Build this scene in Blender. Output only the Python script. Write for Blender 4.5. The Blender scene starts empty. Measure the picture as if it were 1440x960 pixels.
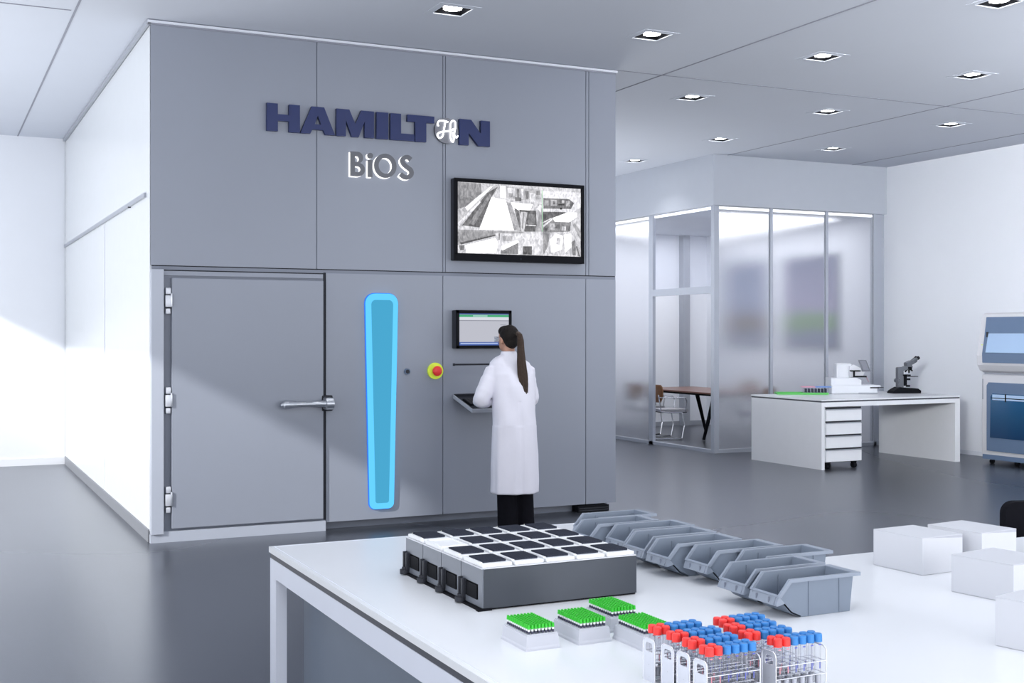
import bpy, bmesh, math, random
from mathutils import Vector, Matrix
random.seed(7)
R = math.radians
COL = bpy.context.scene.collection
YAW = R(25.77)          # angle between the room's depth axis and the view axis

# ------------------------------------------------------------------ materials
MATS = {}
def mat(name, col, rough=.5, metal=0.0, spec=.5, emit=None, es=1.0, noise=.0, nscale=8.0, bump=0.0, bscale=30.0, coat=0.0, trans=0.0, ior=1.45, alpha=1.0):
    if name in MATS: return MATS[name]
    m = bpy.data.materials.new(name); m.use_nodes = True
    nt = m.node_tree; b = nt.nodes['Principled BSDF']
    b.inputs['Base Color'].default_value = (*col, 1)
    b.inputs['Roughness'].default_value = rough
    b.inputs['Metallic'].default_value = metal
    b.inputs['Specular IOR Level'].default_value = spec
    b.inputs['Coat Weight'].default_value = coat
    b.inputs['Transmission Weight'].default_value = trans
    b.inputs['IOR'].default_value = ior
    b.inputs['Alpha'].default_value = alpha
    if emit:
        b.inputs['Emission Color'].default_value = (*emit, 1)
        b.inputs['Emission Strength'].default_value = es
    tc = nt.nodes.new('ShaderNodeTexCoord')
    if noise > 0:
        n = nt.nodes.new('ShaderNodeTexNoise'); n.inputs['Scale'].default_value = nscale; n.inputs['Detail'].default_value = 3
        mx = nt.nodes.new('ShaderNodeMix'); mx.data_type = 'RGBA'
        nt.links.new(tc.outputs['Object'], n.inputs['Vector'])
        nt.links.new(n.outputs['Fac'], mx.inputs[0])
        mx.inputs[6].default_value = (*[max(0, c*(1-noise)) for c in col], 1)
        mx.inputs[7].default_value = (*[min(1, c*(1+noise)) for c in col], 1)
        nt.links.new(mx.outputs[2], b.inputs['Base Color'])
    if bump > 0:
        n2 = nt.nodes.new('ShaderNodeTexNoise'); n2.inputs['Scale'].default_value = bscale; n2.inputs['Detail'].default_value = 4
        bp = nt.nodes.new('ShaderNodeBump'); bp.inputs['Strength'].default_value = bump; bp.inputs['Distance'].default_value = .02
        nt.links.new(tc.outputs['Object'], n2.inputs['Vector'])
        nt.links.new(n2.outputs['Fac'], bp.inputs['Height'])
        nt.links.new(bp.outputs['Normal'], b.inputs['Normal'])
    MATS[name] = m
    return m

def emission(name, col, s):
    if name in MATS: return MATS[name]
    m = bpy.data.materials.new(name); m.use_nodes = True
    nt = m.node_tree; nt.nodes.remove(nt.nodes['Principled BSDF'])
    e = nt.nodes.new('ShaderNodeEmission'); e.inputs[0].default_value = (*col, 1); e.inputs[1].default_value = s
    nt.links.new(e.outputs[0], nt.nodes['Material Output'].inputs[0])
    MATS[name] = m
    return m

def clear_glass(name, tint, refl=.08):
    if name in MATS: return MATS[name]
    m = bpy.data.materials.new(name); m.use_nodes = True
    nt = m.node_tree; nt.nodes.remove(nt.nodes['Principled BSDF'])
    t = nt.nodes.new('ShaderNodeBsdfTransparent'); t.inputs[0].default_value = (*tint, 1)
    g = nt.nodes.new('ShaderNodeBsdfGlossy'); g.inputs[1].default_value = .05
    lw = nt.nodes.new('ShaderNodeLayerWeight'); lw.inputs[0].default_value = refl
    mx = nt.nodes.new('ShaderNodeMixShader')
    nt.links.new(lw.outputs['Facing'], mx.inputs[0])
    nt.links.new(t.outputs[0], mx.inputs[1]); nt.links.new(g.outputs[0], mx.inputs[2])
    nt.links.new(mx.outputs[0], nt.nodes['Material Output'].inputs[0])
    MATS[name] = m
    return m

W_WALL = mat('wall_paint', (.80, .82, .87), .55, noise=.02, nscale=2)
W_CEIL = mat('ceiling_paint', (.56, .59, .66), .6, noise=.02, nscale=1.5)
W_SEAM = mat('ceiling_gap', (.26, .27, .32), .7, noise=.05)
W_BULK = mat('bulkhead_paint', (.50, .53, .59), .6, noise=.02)
FLOOR = mat('polished_resin_floor', (.165, .178, .21), .2, metal=.86, spec=.6, noise=.06, nscale=.7)
PANEL = mat('blue_grey_panel', (.275, .298, .355), .42, spec=.4, noise=.03, nscale=1.2)
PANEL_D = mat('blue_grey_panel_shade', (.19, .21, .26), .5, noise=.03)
PANEL_L = mat('pale_frame_paint', (.42, .45, .52), .4, noise=.03)
SIDEW = mat('gloss_white_panel', (.72, .745, .77), .25, spec=.6, noise=.02)
GAP = mat('dark_gap', (.02, .022, .03), .8, noise=.05)
GREYT = mat('grey_trim', (.36, .38, .43), .45, noise=.03)
LTRIM = mat('light_trim', (.72, .75, .82), .35, noise=.02)
STEEL = mat('brushed_steel', (.42, .44, .48), .32, metal=.85, noise=.06, nscale=25)
CHROME = mat('chrome', (.75, .76, .79), .15, metal=1, noise=.03)
ALU = mat('anodised_aluminium', (.55, .57, .62), .38, metal=.3, noise=.03)
BLACKP = mat('black_plastic', (.006, .0065, .009), .7, spec=.12, noise=.1, nscale=30)
DARKP = mat('charcoal_plastic', (.028, .030, .038), .5, spec=.3, noise=.1, nscale=30)
WHITEP = mat('white_plastic', (.80, .81, .84), .35, noise=.02, nscale=20)
BENCH = mat('white_laminate', (.76, .775, .80), .22, spec=.5, noise=.015, nscale=5)
BENCH_B = mat('bench_white_paint', (.70, .73, .82), .4, noise=.02)
BENCH_D = mat('bench_dark_edge', (.05, .054, .07), .5, noise=.05)
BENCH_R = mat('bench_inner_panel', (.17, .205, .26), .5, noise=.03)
NAVY = mat('navy_letter', (.008, .020, .105), .35, noise=.05)
BINC = mat('blue_grey_bin_plastic', (.185, .22, .275), .45, spec=.4, noise=.04, nscale=15)
BINR = mat('blue_grey_bin_rim', (.25, .285, .345), .42, noise=.03, nscale=15)
CARD = mat('white_carton', (.57, .58, .615), .6, noise=.015, nscale=10)
GREEN = mat('green_cap', (.035, .50, .03), .4, noise=.08, nscale=60)
REDC = mat('red_cap', (.82, .045, .04), .38, noise=.05, nscale=60)
BLUEC = mat('blue_cap', (.035, .20, .52), .38, noise=.06, nscale=60)
TGLASS = clear_glass('tube_glass', (.95, .955, .97), .22)
TLIQ = mat('tube_lower_frosted', (.30, .32, .40), .4, noise=.2, nscale=90)
RACKP = mat('frosted_rack_plastic', (.52, .53, .58), .4, noise=.03, nscale=25)
SBARREL = mat('dark_code_barrel', (.06, .06, .10), .4, noise=.1)
SKIN = mat('skin', (.50, .27, .19), .5, noise=.06, nscale=12)
HAIR = mat('dark_brown_hair', (.010, .007, .006), .55, spec=.25, noise=.4, nscale=60, bump=.5, bscale=120)
TAIL = mat('brown_ponytail', (.050, .031, .022), .55, spec=.3, noise=.45, nscale=70, bump=.5, bscale=150)
COAT = mat('white_coat_cotton', (.80, .79, .87), .8, noise=.03, nscale=6, bump=.15, bscale=9)
BLACKC = mat('black_cloth', (.005, .005, .008), .9, spec=.15, noise=.2, nscale=30, bump=.2)
PLW = mat('plate_white', (.78, .79, .80), .4, noise=.02, nscale=30)
WOOD = mat('walnut_ply', (.25, .115, .05), .4, noise=.3, nscale=9)
WOODD = mat('dark_walnut_top', (.17, .075, .05), .3, noise=.25, nscale=7)
CUSH = mat('grey_cushion', (.42, .42, .46), .8, noise=.05, nscale=40)

def floor_finish():
    nt = FLOOR.node_tree; b = nt.nodes['Principled BSDF']
    n = nt.nodes.new('ShaderNodeTexNoise'); n.inputs['Scale'].default_value = 1.3
    mr = nt.nodes.new('ShaderNodeMapRange'); mr.inputs[3].default_value = .24; mr.inputs[4].default_value = .32
    nt.links.new(n.outputs['Fac'], mr.inputs[0]); nt.links.new(mr.outputs[0], b.inputs['Roughness'])
floor_finish()

# ------------------------------------------------------------------ mesh builder
class MB:
    def __init__(s): s.bm = bmesh.new(); s.mats = []; s.cur = 0
    def m(s, material):
        if material not in s.mats: s.mats.append(material)
        s.cur = s.mats.index(material); return s
    def _tag(s, faces):
        for f in faces: f.material_index = s.cur
    def box(s, x0, x1, y0, y1, z0, z1, bev=0.0):
        r = bmesh.ops.create_cube(s.bm, size=1)
        vs = r['verts']
        for v in vs:
            v.co = Vector(((x0+x1)/2+v.co.x*(x1-x0), (y0+y1)/2+v.co.y*(y1-y0), (z0+z1)/2+v.co.z*(z1-z0)))
        fs = list({f for v in vs for f in v.link_faces})
        s._tag(fs)
        if bev > 0:
            es = list({e for v in vs for e in v.link_edges})
            rr = bmesh.ops.bevel(s.bm, geom=es, offset=bev, segments=2, affect='EDGES', profile=.6)
            s._tag(rr['faces'])
        return s
    def prism(s, pts, axis, a, b):
        """extrude a 2D outline along an axis: 'x' -> pts are (y,z); 'y' -> (x,z); 'z' -> (x,y)"""
        def P(p, t):
            return {'x': (t, p[0], p[1]), 'y': (p[0], t, p[1]), 'z': (p[0], p[1], t)}[axis]
        A = [s.bm.verts.new(P(p, a)) for p in pts]; B = [s.bm.verts.new(P(p, b)) for p in pts]
        n = len(pts); fs = [s.bm.faces.new(A), s.bm.faces.new(B[::-1])]
        for i in range(n): fs.append(s.bm.faces.new((A[i], B[i], B[(i+1) % n], A[(i+1) % n])))
        s._tag(fs); bmesh.ops.recalc_face_normals(s.bm, faces=fs)
        return s
    def cone(s, p, q, r0, r1, seg=16, cap=True):
        p = Vector(p); q = Vector(q); d = q-p
        if d.length < 1e-7: return s
        r = bmesh.ops.create_cone(s.bm, cap_ends=cap, segments=seg, radius1=r0, radius2=r1, depth=d.length)
        M = Matrix.Translation((p+q)/2) @ d.to_track_quat('Z', 'Y').to_matrix().to_4x4()
        bmesh.ops.transform(s.bm, matrix=M, verts=r['verts'])
        s._tag({f for v in r['verts'] for f in v.link_faces}); return s
    def cyl(s, p, q, r, seg=16): return s.cone(p, q, r, r, seg)
    def ball(s, c, r, rx=1, ry=1, rz=1, seg=16, rot=0):
        o = bmesh.ops.create_uvsphere(s.bm, u_segments=seg, v_segments=max(6, seg*2//3), radius=r)
        M = Matrix.Translation(Vector(c)) @ Matrix.Rotation(rot, 4, 'Z') @ Matrix.Diagonal((rx, ry, rz, 1))
        bmesh.ops.transform(s.bm, matrix=M, verts=o['verts'])
        s._tag({f for v in o['verts'] for f in v.link_faces}); return s
    def cap(s, p, q, r0, r1, seg=14):
        s.cone(p, q, r0, r1, seg); s.ball(p, r0, seg=seg); s.ball(q, r1, seg=seg); return s
    def tube(s, pts, r, seg=8):
        for i in range(len(pts)-1):
            s.cone(pts[i], pts[i+1], r, r, seg)
            if i: s.ball(pts[i], r, seg=seg)
        return s
    def loft(s, rings, close=True):
        """rings: list of lists of points, same count"""
        V = [[s.bm.verts.new(p) for p in rg] for rg in rings]; n = len(V[0]); fs = []
        for a, b in zip(V, V[1:]):
            for i in range(n): fs.append(s.bm.faces.new((a[i], a[(i+1) % n], b[(i+1) % n], b[i])))
        if close: fs.append(s.bm.faces.new(V[0][::-1])); fs.append(s.bm.faces.new(V[-1]))
        s._tag(fs); bmesh.ops.recalc_face_normals(s.bm, faces=fs); return s
    def build(s, name, parent=None, smooth=False, off=None, mods=None):
        if off is not None: bmesh.ops.translate(s.bm, verts=s.bm.verts, vec=-Vector(off))
        me = bpy.data.meshes.new(name); s.bm.to_mesh(me); s.bm.free()
        for m in s.mats: me.materials.append(m)
        if smooth:
            for p in me.polygons: p.use_smooth = True
            if smooth == 'auto':
                me.set_sharp_from_angle(angle=R(35))
        o = bpy.data.objects.new(name, me); COL.objects.link(o)
        if parent: o.parent = parent
        return o

def tag(o, label, cat, group=None, kind=None):
    if label: o['label'] = label
    if cat: o['category'] = cat
    if group: o['group'] = group
    if kind: o['kind'] = kind
    return o
def thing(name, label, cat, loc=(0, 0, 0), rz=0, group=None):
    o = bpy.data.objects.new(name, None); COL.objects.link(o); o.empty_display_size = .1
    o.location = loc; o.rotation_euler = (0, 0, rz)
    return tag(o, label, cat, group)
def struct(o): o['kind'] = 'structure'; return o
KC = {}
def kids(src):
    if src.name not in KC: KC[src.name] = [c for c in bpy.data.objects if c.parent == src]
    return KC[src.name]
def copy_tree(root, loc=None, rz=None, label=None, group=None, skip=()):
    r = root.copy(); COL.objects.link(r)
    if loc is not None: r.location = loc
    if rz is not None: r.rotation_euler = (0, 0, rz)
    if label: r['label'] = label
    if group: r['group'] = group
    def rec(src, dst):
        for ch in kids(src):
            c = ch.copy(); COL.objects.link(c); c.parent = dst; rec(ch, c)
    rec(root, r)
    return r
CH = {}

def outline_mesh(polys, depth, m_face, m_side, bevel=0.0, holes=()):
    """flat letter: outline(s) in XZ plane extruded toward -Y, using a filled 2D curve"""
    cu = bpy.data.curves.new('glyph', 'CURVE'); cu.dimensions = '2D'; cu.fill_mode = 'BOTH'; cu.extrude = depth/2
    for pl in list(polys)+list(holes):
        sp = cu.splines.new('POLY'); sp.points.add(len(pl)-1); sp.use_cyclic_u = True
        for i, p in enumerate(pl): sp.points[i].co = (p[0], p[1], 0, 1)
    o = bpy.data.objects.new('glyph', cu); COL.objects.link(o)
    dg = bpy.context.evaluated_depsgraph_get(); dg.update()
    me = bpy.data.meshes.new_from_object(o.evaluated_get(dg))
    bpy.data.objects.remove(o); bpy.data.curves.remove(cu)
    me.materials.clear(); me.materials.append(m_face); me.materials.append(m_side)
    me.transform(Matrix.Rotation(R(90), 4, 'X'))
    me.transform(Matrix.Translation((0, -depth/2, 0)))
    for p in me.polygons: p.material_index = 0 if abs(p.normal.y) > .7 else 1
    return me
def mesh_obj(name, me, parent, loc=(0, 0, 0)):
    o = bpy.data.objects.new(name, me); COL.objects.link(o); o.parent = parent; o.location = loc; return o

def apply_remesh(mb, name, voxel, smooth_it, parent, material, extra=None):
    tmp = mb.build('tmp')
    md = tmp.modifiers.new('r', 'REMESH'); md.mode = 'VOXEL'; md.voxel_size = voxel
    sm = tmp.modifiers.new('s', 'SMOOTH'); sm.iterations = smooth_it; sm.factor = .5
    dg = bpy.context.evaluated_depsgraph_get(); dg.update()
    me = bpy.data.meshes.new_from_object(tmp.evaluated_get(dg))
    bpy.data.objects.remove(tmp)
    if extra: extra(me)
    me.materials.clear(); me.materials.append(material)
    for p in me.polygons: p.use_smooth = True; p.material_index = 0
    o = bpy.data.objects.new(name, me); COL.objects.link(o)
    if parent: o.parent = parent
    return o

# ------------------------------------------------------------------ setting
CZ = 4.14
struct(MB().m(FLOOR).box(-2.7, 13.1, -4, 18.7, -.1, 0).build('floor'))

LIGHTS = [(3.64, 8.59), (5.445, 8.595), (7.245, 8.59), (9.057, 8.58), (10.93, 8.59), (7.25, 10.66), (9.078, 10.68), (10.95, 10.70),
          (9.134, 12.79), (10.955, 12.78), (9.154, 14.9), (7.243, 6.6), (9.06, 6.6)]
HS = .12
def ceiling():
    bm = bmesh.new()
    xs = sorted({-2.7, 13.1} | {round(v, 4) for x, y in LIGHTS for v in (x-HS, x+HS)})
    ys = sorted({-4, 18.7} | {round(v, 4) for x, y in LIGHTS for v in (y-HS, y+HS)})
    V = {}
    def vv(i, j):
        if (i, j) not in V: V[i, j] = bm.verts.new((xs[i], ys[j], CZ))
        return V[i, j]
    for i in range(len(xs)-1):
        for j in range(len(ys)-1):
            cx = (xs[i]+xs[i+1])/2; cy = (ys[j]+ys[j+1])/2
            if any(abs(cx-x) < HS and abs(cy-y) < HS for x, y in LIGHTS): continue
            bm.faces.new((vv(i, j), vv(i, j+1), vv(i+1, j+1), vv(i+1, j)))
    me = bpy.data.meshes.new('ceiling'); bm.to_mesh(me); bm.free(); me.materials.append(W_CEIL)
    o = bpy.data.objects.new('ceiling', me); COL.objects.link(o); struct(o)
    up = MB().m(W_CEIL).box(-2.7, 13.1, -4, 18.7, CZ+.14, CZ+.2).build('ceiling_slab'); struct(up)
ceiling()
# narrow shadow gaps between ceiling fields
def seam(n, x0, x1, y0, y1):
    struct(MB().m(W_SEAM).box(x0, x1, y0, y1, CZ-.004, CZ-.0005).build('trim_%d' % n))
g = .008
for n, sm in enumerate([(1.03-g, 1.03+g, -4, 16.4), (6.36-g, 6.36+g, -4, 13.0), (10.02-g, 10.02+g, -4, 13.9), (12.24-g, 12.24+g, -4, 13.9),
            (5.86, 12.9, 9.86-g, 9.86+g), (-2.5, 1.0, 9.86-g, 9.86+g)]):
    seam(n+1, *sm)
struct(MB().m(W_SEAM).box(6.36-g, 6.36+g, 13.0, 18.4, CZ-.004, CZ-.0005).build('trim_7'))

struct(MB().m(W_WALL).box(12.9, 13.1, 2.0, 18.7, 0, CZ).build('wall_right'))
struct(MB().m(W_WALL).box(5.9, 12.9, 18.5, 18.7, 0, CZ).build('wall_back'))
struct(MB().m(W_WALL).box(-2.7, 5.9, 16.4, 16.6, 0, CZ).build('wall_back_left'))
# left wall: solid near the camera, then one wide glazed opening below a header
wl = MB().m(W_WALL).box(-2.7, -2.5, -4, 6.9, 0, CZ).box(-2.7, -2.5, 6.9, 16.4, 3.73, CZ)
struct(wl.build('wall_left'))
struct(MB().m(W_WALL).box(-2.7, 1.594, 16.385, 16.399, 0, .09).build('baseboard_back'))
struct(MB().m(LTRIM).box(12.885, 12.9, 2.0, 13.84, 0, .06).build('baseboard_right'))

# glass meeting room shell
GX, GY, GZ = 9.82, 13.9, 3.44
struct(MB().m(W_BULK).box(GX-.04, 12.9, GY-.04, 18.5, GZ, CZ-.001).build('ceiling_bulkhead'))
FR = mat('glazing_frame', (.46, .49, .56), .35, noise=.03)
FROST = bpy.data.materials.new('frosted_glass'); FROST.use_nodes = True
nt = FROST.node_tree; nt.nodes.remove(nt.nodes['Principled BSDF'])
gl = nt.nodes.new('ShaderNodeBsdfRefraction'); gl.inputs['Color'].default_value = (.97, .975, .99, 1); gl.inputs['IOR'].default_value = 1.33; gl.inputs['Roughness'].default_value = .27
tl = nt.nodes.new('ShaderNodeBsdfDiffuse'); tl.inputs[0].default_value = (.78, .80, .86, 1)
mx = nt.nodes.new('ShaderNodeMixShader'); mx.inputs[0].default_value = .15
nt.links.new(gl.outputs[0], mx.inputs[1]); nt.links.new(tl.outputs[0], mx.inputs[2]); nt.links.new(mx.outputs[0], nt.nodes['Material Output'].inputs[0])
CLEAR = clear_glass('clear_pane', (.96, .97, 1.0), .10)
def window(n, pane_mat, x0, x1, y0, y1, z0, z1):
    struct(MB().m(pane_mat).box(x0, x1, y0, y1, z0, z1).build('window_%d' % n))
# front glazing (facing the camera): three frosted panes
for i, (a, b) in enumerate([(9.87, 10.78), (10.83, 11.78), (11.83, 12.68)]):
    window(i+1, FROST, a, b, GY+.015, GY+.027, .06, GZ-.002)
# left glazing: frosted pane behind the doorway, clear transom above the doorway
window(4, FROST, GX+.015, GX+.027, 15.59, 17.2, .06, GZ-.002)
window(5, CLEAR, GX+.015, GX+.021, 14.01, 15.47, 2.32, GZ-.002)
fr = MB().m(FR)
fr.box(GX-.0, GX+.08, GY-.0, GY+.08, 0, GZ)                    # corner post
for a in (10.805, 11.805): fr.box(a-.022, a+.022, GY, GY+.05, .05, GZ)
fr.box(12.69, 12.74, GY, GY+.06, 0, GZ)
fr.box(GX, GX+.05, 15.48, 15.59, 0, GZ)
fr.box(GX, GX+.05, 17.2, 17.28, 0, GZ)
fr.box(GX+.08, 12.9, GY, GY+.06, 0, .05); fr.box(GX, GX+.06, GY+.08, 18.5, 0, .045)
fr.box(GX, GX+.05, GY+.08, 15.48, 2.22, 2.32)
struct(fr.build('trim_8'))
struct(MB().m(FR).box(12.74, 12.9, GY+.02, GY+.14, 0, GZ).build('trim_9'))
struct(MB().m(GREYT).box(12.30, 12.44, 18.36, 18.5, 0, GZ).build('trim_10'))
struct(MB().m(GREYT).box(9.9, 12.9, 18.48, 18.5, 0, .08).build('baseboard_meeting'))
GLOW = emission('led_strip_white', (1, 1, 1), 2.2)
t = thing('led_strip', 'bright white light strip along the top of the front frosted glazing', 'light strip', (GX, GY, GZ), 0, 'light strips over the glazing')
MB().m(GLOW).box(.09, 2.86, .034, .06, -.045, -.012).build('diffuser', t)
MB().m(WHITEP).box(.09, 2.86, .03, .064, -.012, -.002).build('housing', t)
t = thing('led_strip', 'bright white light strip above the meeting room doorway side', 'light strip', (GX, GY, GZ), 0, 'light strips over the glazing')
MB().m(GLOW).box(.034, .06, .12, 4.4, -.045, -.012).build('diffuser', t)
MB().m(WHITEP).box(.03, .064, .12, 4.4, -.012, -.002).build('housing', t)

# ------------------------------------------------------------------ downlights
LAMP = emission('lamp_disc', (1, .99, .97), 22.0)
def make_downlight():
    t = thing('downlight', 'x', 'ceiling light', (0, 0, 0))
    b = MB().m(BLACKP)
    h = .11; a = HS-.002
    b.box(-a, a, -a, a, h, h+.01); b.box(-a, -a+.004, -a, a, 0, h); b.box(a-.004, a, -a, a, 0, h)
    b.box(-a, a, -a, -a+.004, 0, h); b.box(-a, a, a-.004, a, 0, h)
    b.build('recess_box', t)
    f = MB().m(W_CEIL)
    o, i = .17, HS
    f.box(-o, o, -o, -i, -.004, -.0002).box(-o, o, i, o, -.004, -.0002).box(-o, -i, -i, i, -.004, -.0002).box(i, o, -i, i, -.004, -.0002)
    f.m(W_BULK).box(-i, i, -i-.006, -i, -.008, 0).box(-i, i, i, i+.006, -.008, 0).box(-i-.006, -i, -i, i, -.008, 0).box(i, i+.006, -i, i, -.008, 0)
    f.build('trim_frame', t)
    MB().m(DARKP).cone((0, 0, .024), (0, 0, .11), .078, .05, 24).build('lamp_body', t, smooth='auto')
    MB().m(LAMP).cyl((0, 0, .010), (0, 0, .024), .072, 24).build('lamp_disc', t, smooth='auto')
    return t
DL_LABELS = ['recessed square downlight above the navy sign, nearest the left of the ceiling', 'recessed square downlight above the right end of the big screen',
 'recessed downlight first in line right of the one above the screen', 'recessed downlight fourth from left in the nearest full row', 'recessed downlight at the right end of the nearest full row',
 'recessed downlight in second row, closest to the grey cold store corner', 'recessed downlight in the middle of the second row', 'recessed downlight at the right end of the second row',
 'recessed downlight just in front of the meeting room corner', 'recessed downlight in front of the bulkhead, nearest the right wall corner',
 'farthest recessed downlight beside the meeting room bulkhead', 'recessed downlight cut off by the top right edge of the photo', 'recessed downlight nearest the camera on the right']
d0 = make_downlight()
for i, (x, y) in enumerate(LIGHTS[:12]):
    o = d0 if i == 0 else copy_tree(d0)
    o.location = (x, y, CZ); o['label'] = DL_LABELS[i]; o['group'] = 'square recessed downlights'
o = copy_tree(d0); o.location = (9.06, 6.6, CZ); o['label'] = DL_LABELS[12]

# ------------------------------------------------------------------ cold store
X0, X1, Y0, YB = 1.594, 5.854, 9.9, 16.38
OFF = (X0, Y0, 0)
cs = thing('cold_store', 'tall blue-grey walk-in cold store with heavy door and glowing blue lamp', 'cold store', OFF)
def B(): return MB()
B().m(PANEL).box(X0+.012, X1, Y0+.0, YB, .07, 4.10).m(SIDEW).box(X0+.0, X0+.012, Y0+.012, YB, .09, 4.10).build('body_shell', cs, off=OFF)
# upper front panels with thin vertical joints
up = B().m(PANEL)
xs = [X0, 2.945, 2.955, 4.085, 4.10, 4.112, 5.53, 5.545, X1]
for a, b in ((X0, 2.944), (2.953, 4.088), (4.096, 4.113), (4.121, 5.528), (5.536, 5.560), (5.568, X1)):
    up.box(a, b, Y0-.022, Y0, 2.20, 4.105)
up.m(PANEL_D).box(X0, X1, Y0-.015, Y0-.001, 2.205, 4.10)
up.build('upper_front_panels', cs, off=OFF)
lo = B().m(PANEL)
lo.box(3.03, 4.088, Y0-.022, Y0, .068, 2.165); lo.box(4.096, 5.528, Y0-.022, Y0, .068, 2.165); lo.box(5.536, X1, Y0-.022, Y0, .068, 2.165)
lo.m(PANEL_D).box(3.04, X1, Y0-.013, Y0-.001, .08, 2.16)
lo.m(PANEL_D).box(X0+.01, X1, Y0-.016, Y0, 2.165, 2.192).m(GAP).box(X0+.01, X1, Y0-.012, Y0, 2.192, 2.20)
lo.build('lower_front_panels', cs, off=OFF)
B().m(PANEL_L).box(X0, 1.690, Y0-.065, Y0, .068, 2.165, .003).build('corner_post', cs, off=OFF)
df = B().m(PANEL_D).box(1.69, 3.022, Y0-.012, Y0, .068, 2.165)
df.m(PANEL).box(1.69, 3.0, Y0-.03, Y0-.012, 2.12, 2.155).m(GAP).box(1.69, 3.025, Y0-.014, Y0, 2.155, 2.175).box(3.008, 3.030, Y0-.016, Y0, .09, 2.17)
df.m(PANEL_L).box(X0-.004, 3.02, Y0-.045, Y0, .0, .066).box(1.69, 3.02, Y0-.045, Y0, .066, .085)
df.build('door_frame', cs, off=OFF)
dr = B().m(PANEL).box(1.754, 2.999, Y0-.05, Y0-.012, .105, 2.098, .004).build('door', cs, off=OFF)
for hz in (1.916, 1.126, .338):
    hb = B().m(STEEL).box(1.742, 1.757, Y0-.066, Y0-.03, hz-.05, hz+.06, .004)
    hb.m(ALU).box(1.706, 1.748, Y0-.055, Y0-.012, hz+.052, hz+.104, .006).box(1.702, 1.752, Y0-.064, Y0-.012, hz-.05, hz+.045, .008).box(1.706, 1.744, Y0-.055, Y0-.012, hz-.104, hz-.06, .006)
    hb.m(GAP).box(1.712, 1.742, Y0-.05, Y0-.014, hz-.09, hz+.09)
    h = hb.build('hinge', dr, smooth='auto', off=OFF)
hd = B().m(STEEL)
zc = 1.072; yy = Y0-.12
prof = [(2.632, .020), (2.645, .034), (2.68, .036), (2.74, .026), (2.85, .020), (2.95, .026), (3.0, .032)]
for (a, ra), (b, rb) in zip(prof, prof[1:]): hd.cone((a, yy, zc), (b, yy, zc), ra, rb, 20)
hd.ball((2.634, yy, zc), .021).cyl((2.965, yy, zc), (2.965, Y0-.05, zc), .022)
hd.build('handle', dr, smooth='auto', off=OFF)
lk = B().m(STEEL).box(2.990, 3.062, Y0-.15, Y0-.02, zc-.05, zc+.05, .014).cyl((2.995, yy, zc), (3.06, yy, zc), .046, 24)
lk.m(GAP).box(2.985, 3.078, Y0-.06, Y0-.022, zc-.066, zc+.066, .01)
lk.build('door_latch', cs, smooth='auto', off=OFF)
B().m(LTRIM).box(X0-.025, X1+.01, Y0-.045, Y0, 4.113, 4.132).m(W_SEAM).box(X0-.02, X1+.0, Y0-.03, Y0, 4.1, 4.113).box(X0-.02, X1+.01, Y0-.03, Y0, 4.132, 4.139).m(GREYT).box(X0-.03, X0, Y0-.03, YB, 4.105, 4.138).build('top_trim', cs, off=OFF)
B().m(GREYT).box(X0-.02, X0, Y0+.18, YB, 2.755, 2.79).m(GAP).box(X0-.022, X0-.0, 10.9, 10.93, 2.748, 2.758).build('side_rail', cs, off=OFF)
B().m(mat('skirting_grey', (.20, .21, .235), .45, noise=.04)).box(X0-.012, X0+.02, Y0+.03, YB, 0, .10).build('side_skirting', cs, off=OFF)
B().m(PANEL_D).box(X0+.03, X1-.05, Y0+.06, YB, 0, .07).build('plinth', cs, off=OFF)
B().m(BLACKP).box(5.43, 5.76, Y0-.06, Y0+.06, 0, .058).m(DARKP).box(5.44, 5.75, Y0-.066, Y0-.06, .01, .02).box(5.44, 5.75, Y0-.066, Y0-.06, .03, .04).build('floor_vent', cs, off=OFF)
# pale joints on the white side
for y in (12.62,): B().m(mat('faint_joint', (.58, .60, .65), .4, noise=.02)).box(X0-.002, X0, y-.03, y+.03, .1, 2.75).build('joint_strip', cs, off=OFF)
# glowing tapered lamp
def rrect(cx_top, cz_top, cx_bot, cz_bot, wt, wb, rt, rb, n=8):
    pts = []
    for (cx, cz, sx, sz, r, w) in ((cx_top, cz_top, 1, 1, rt, wt), (cx_top, cz_top, -1, 1, rt, wt), (cx_bot, cz_bot, -1, -1, rb, wb), (cx_bot, cz_bot, 1, -1, rb, wb)):
        c = (cx+sx*(w-r), cz-sz*r)
        a0 = {(1, 1): 0, (-1, 1): 90, (-1, -1): 180, (1, -1): 270}[(sx, sz)]
        for k in range(n+1):
            a = R(a0+90*k/n); pts.append((c[0]+r*math.cos(a), c[1]+r*math.sin(a)))
    return pts
cx = 3.5185
RING = emission('blue_ring_glow', (.13, .61, 1.0), 1.1)
INNER = emission('blue_lens_glow', (.075, .42, .68), .95)
HALO = emission('blue_edge_glow', (.03, .22, 1.0), 1.1)
il = B().m(HALO).prism(rrect(cx, 2.005, cx, .15, .152, .115, .09, .055), 'y', Y0-.032, Y0-.022).m(RING).prism(rrect(cx, 2.0, cx, .155, .145, .108, .085, .05), 'y', Y0-.05, Y0-.032).build('indicator_lamp', cs, off=OFF)
il['label'] = 'tall tapered glowing light-blue lamp'
ln = B().m(INNER).prism(rrect(cx, 1.945, cx, .205, .098, .060, .04, .02), 'y', Y0-.056, Y0-.05).build('lens', il, off=OFF)
es = thing('emergency_stop', 'round red emergency stop button on a yellow ring beside the blue lamp', 'button', (4.016, Y0-.022, 1.330))
YEL = mat('yellow_ring', (.62, .80, .06), .4, noise=.04, emit=(.62, .8, .06), es=.15)
MB().m(YEL).cyl((0, 0, 0), (0, -.02, 0), .072, 32).build('ring', es, smooth='auto')
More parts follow.
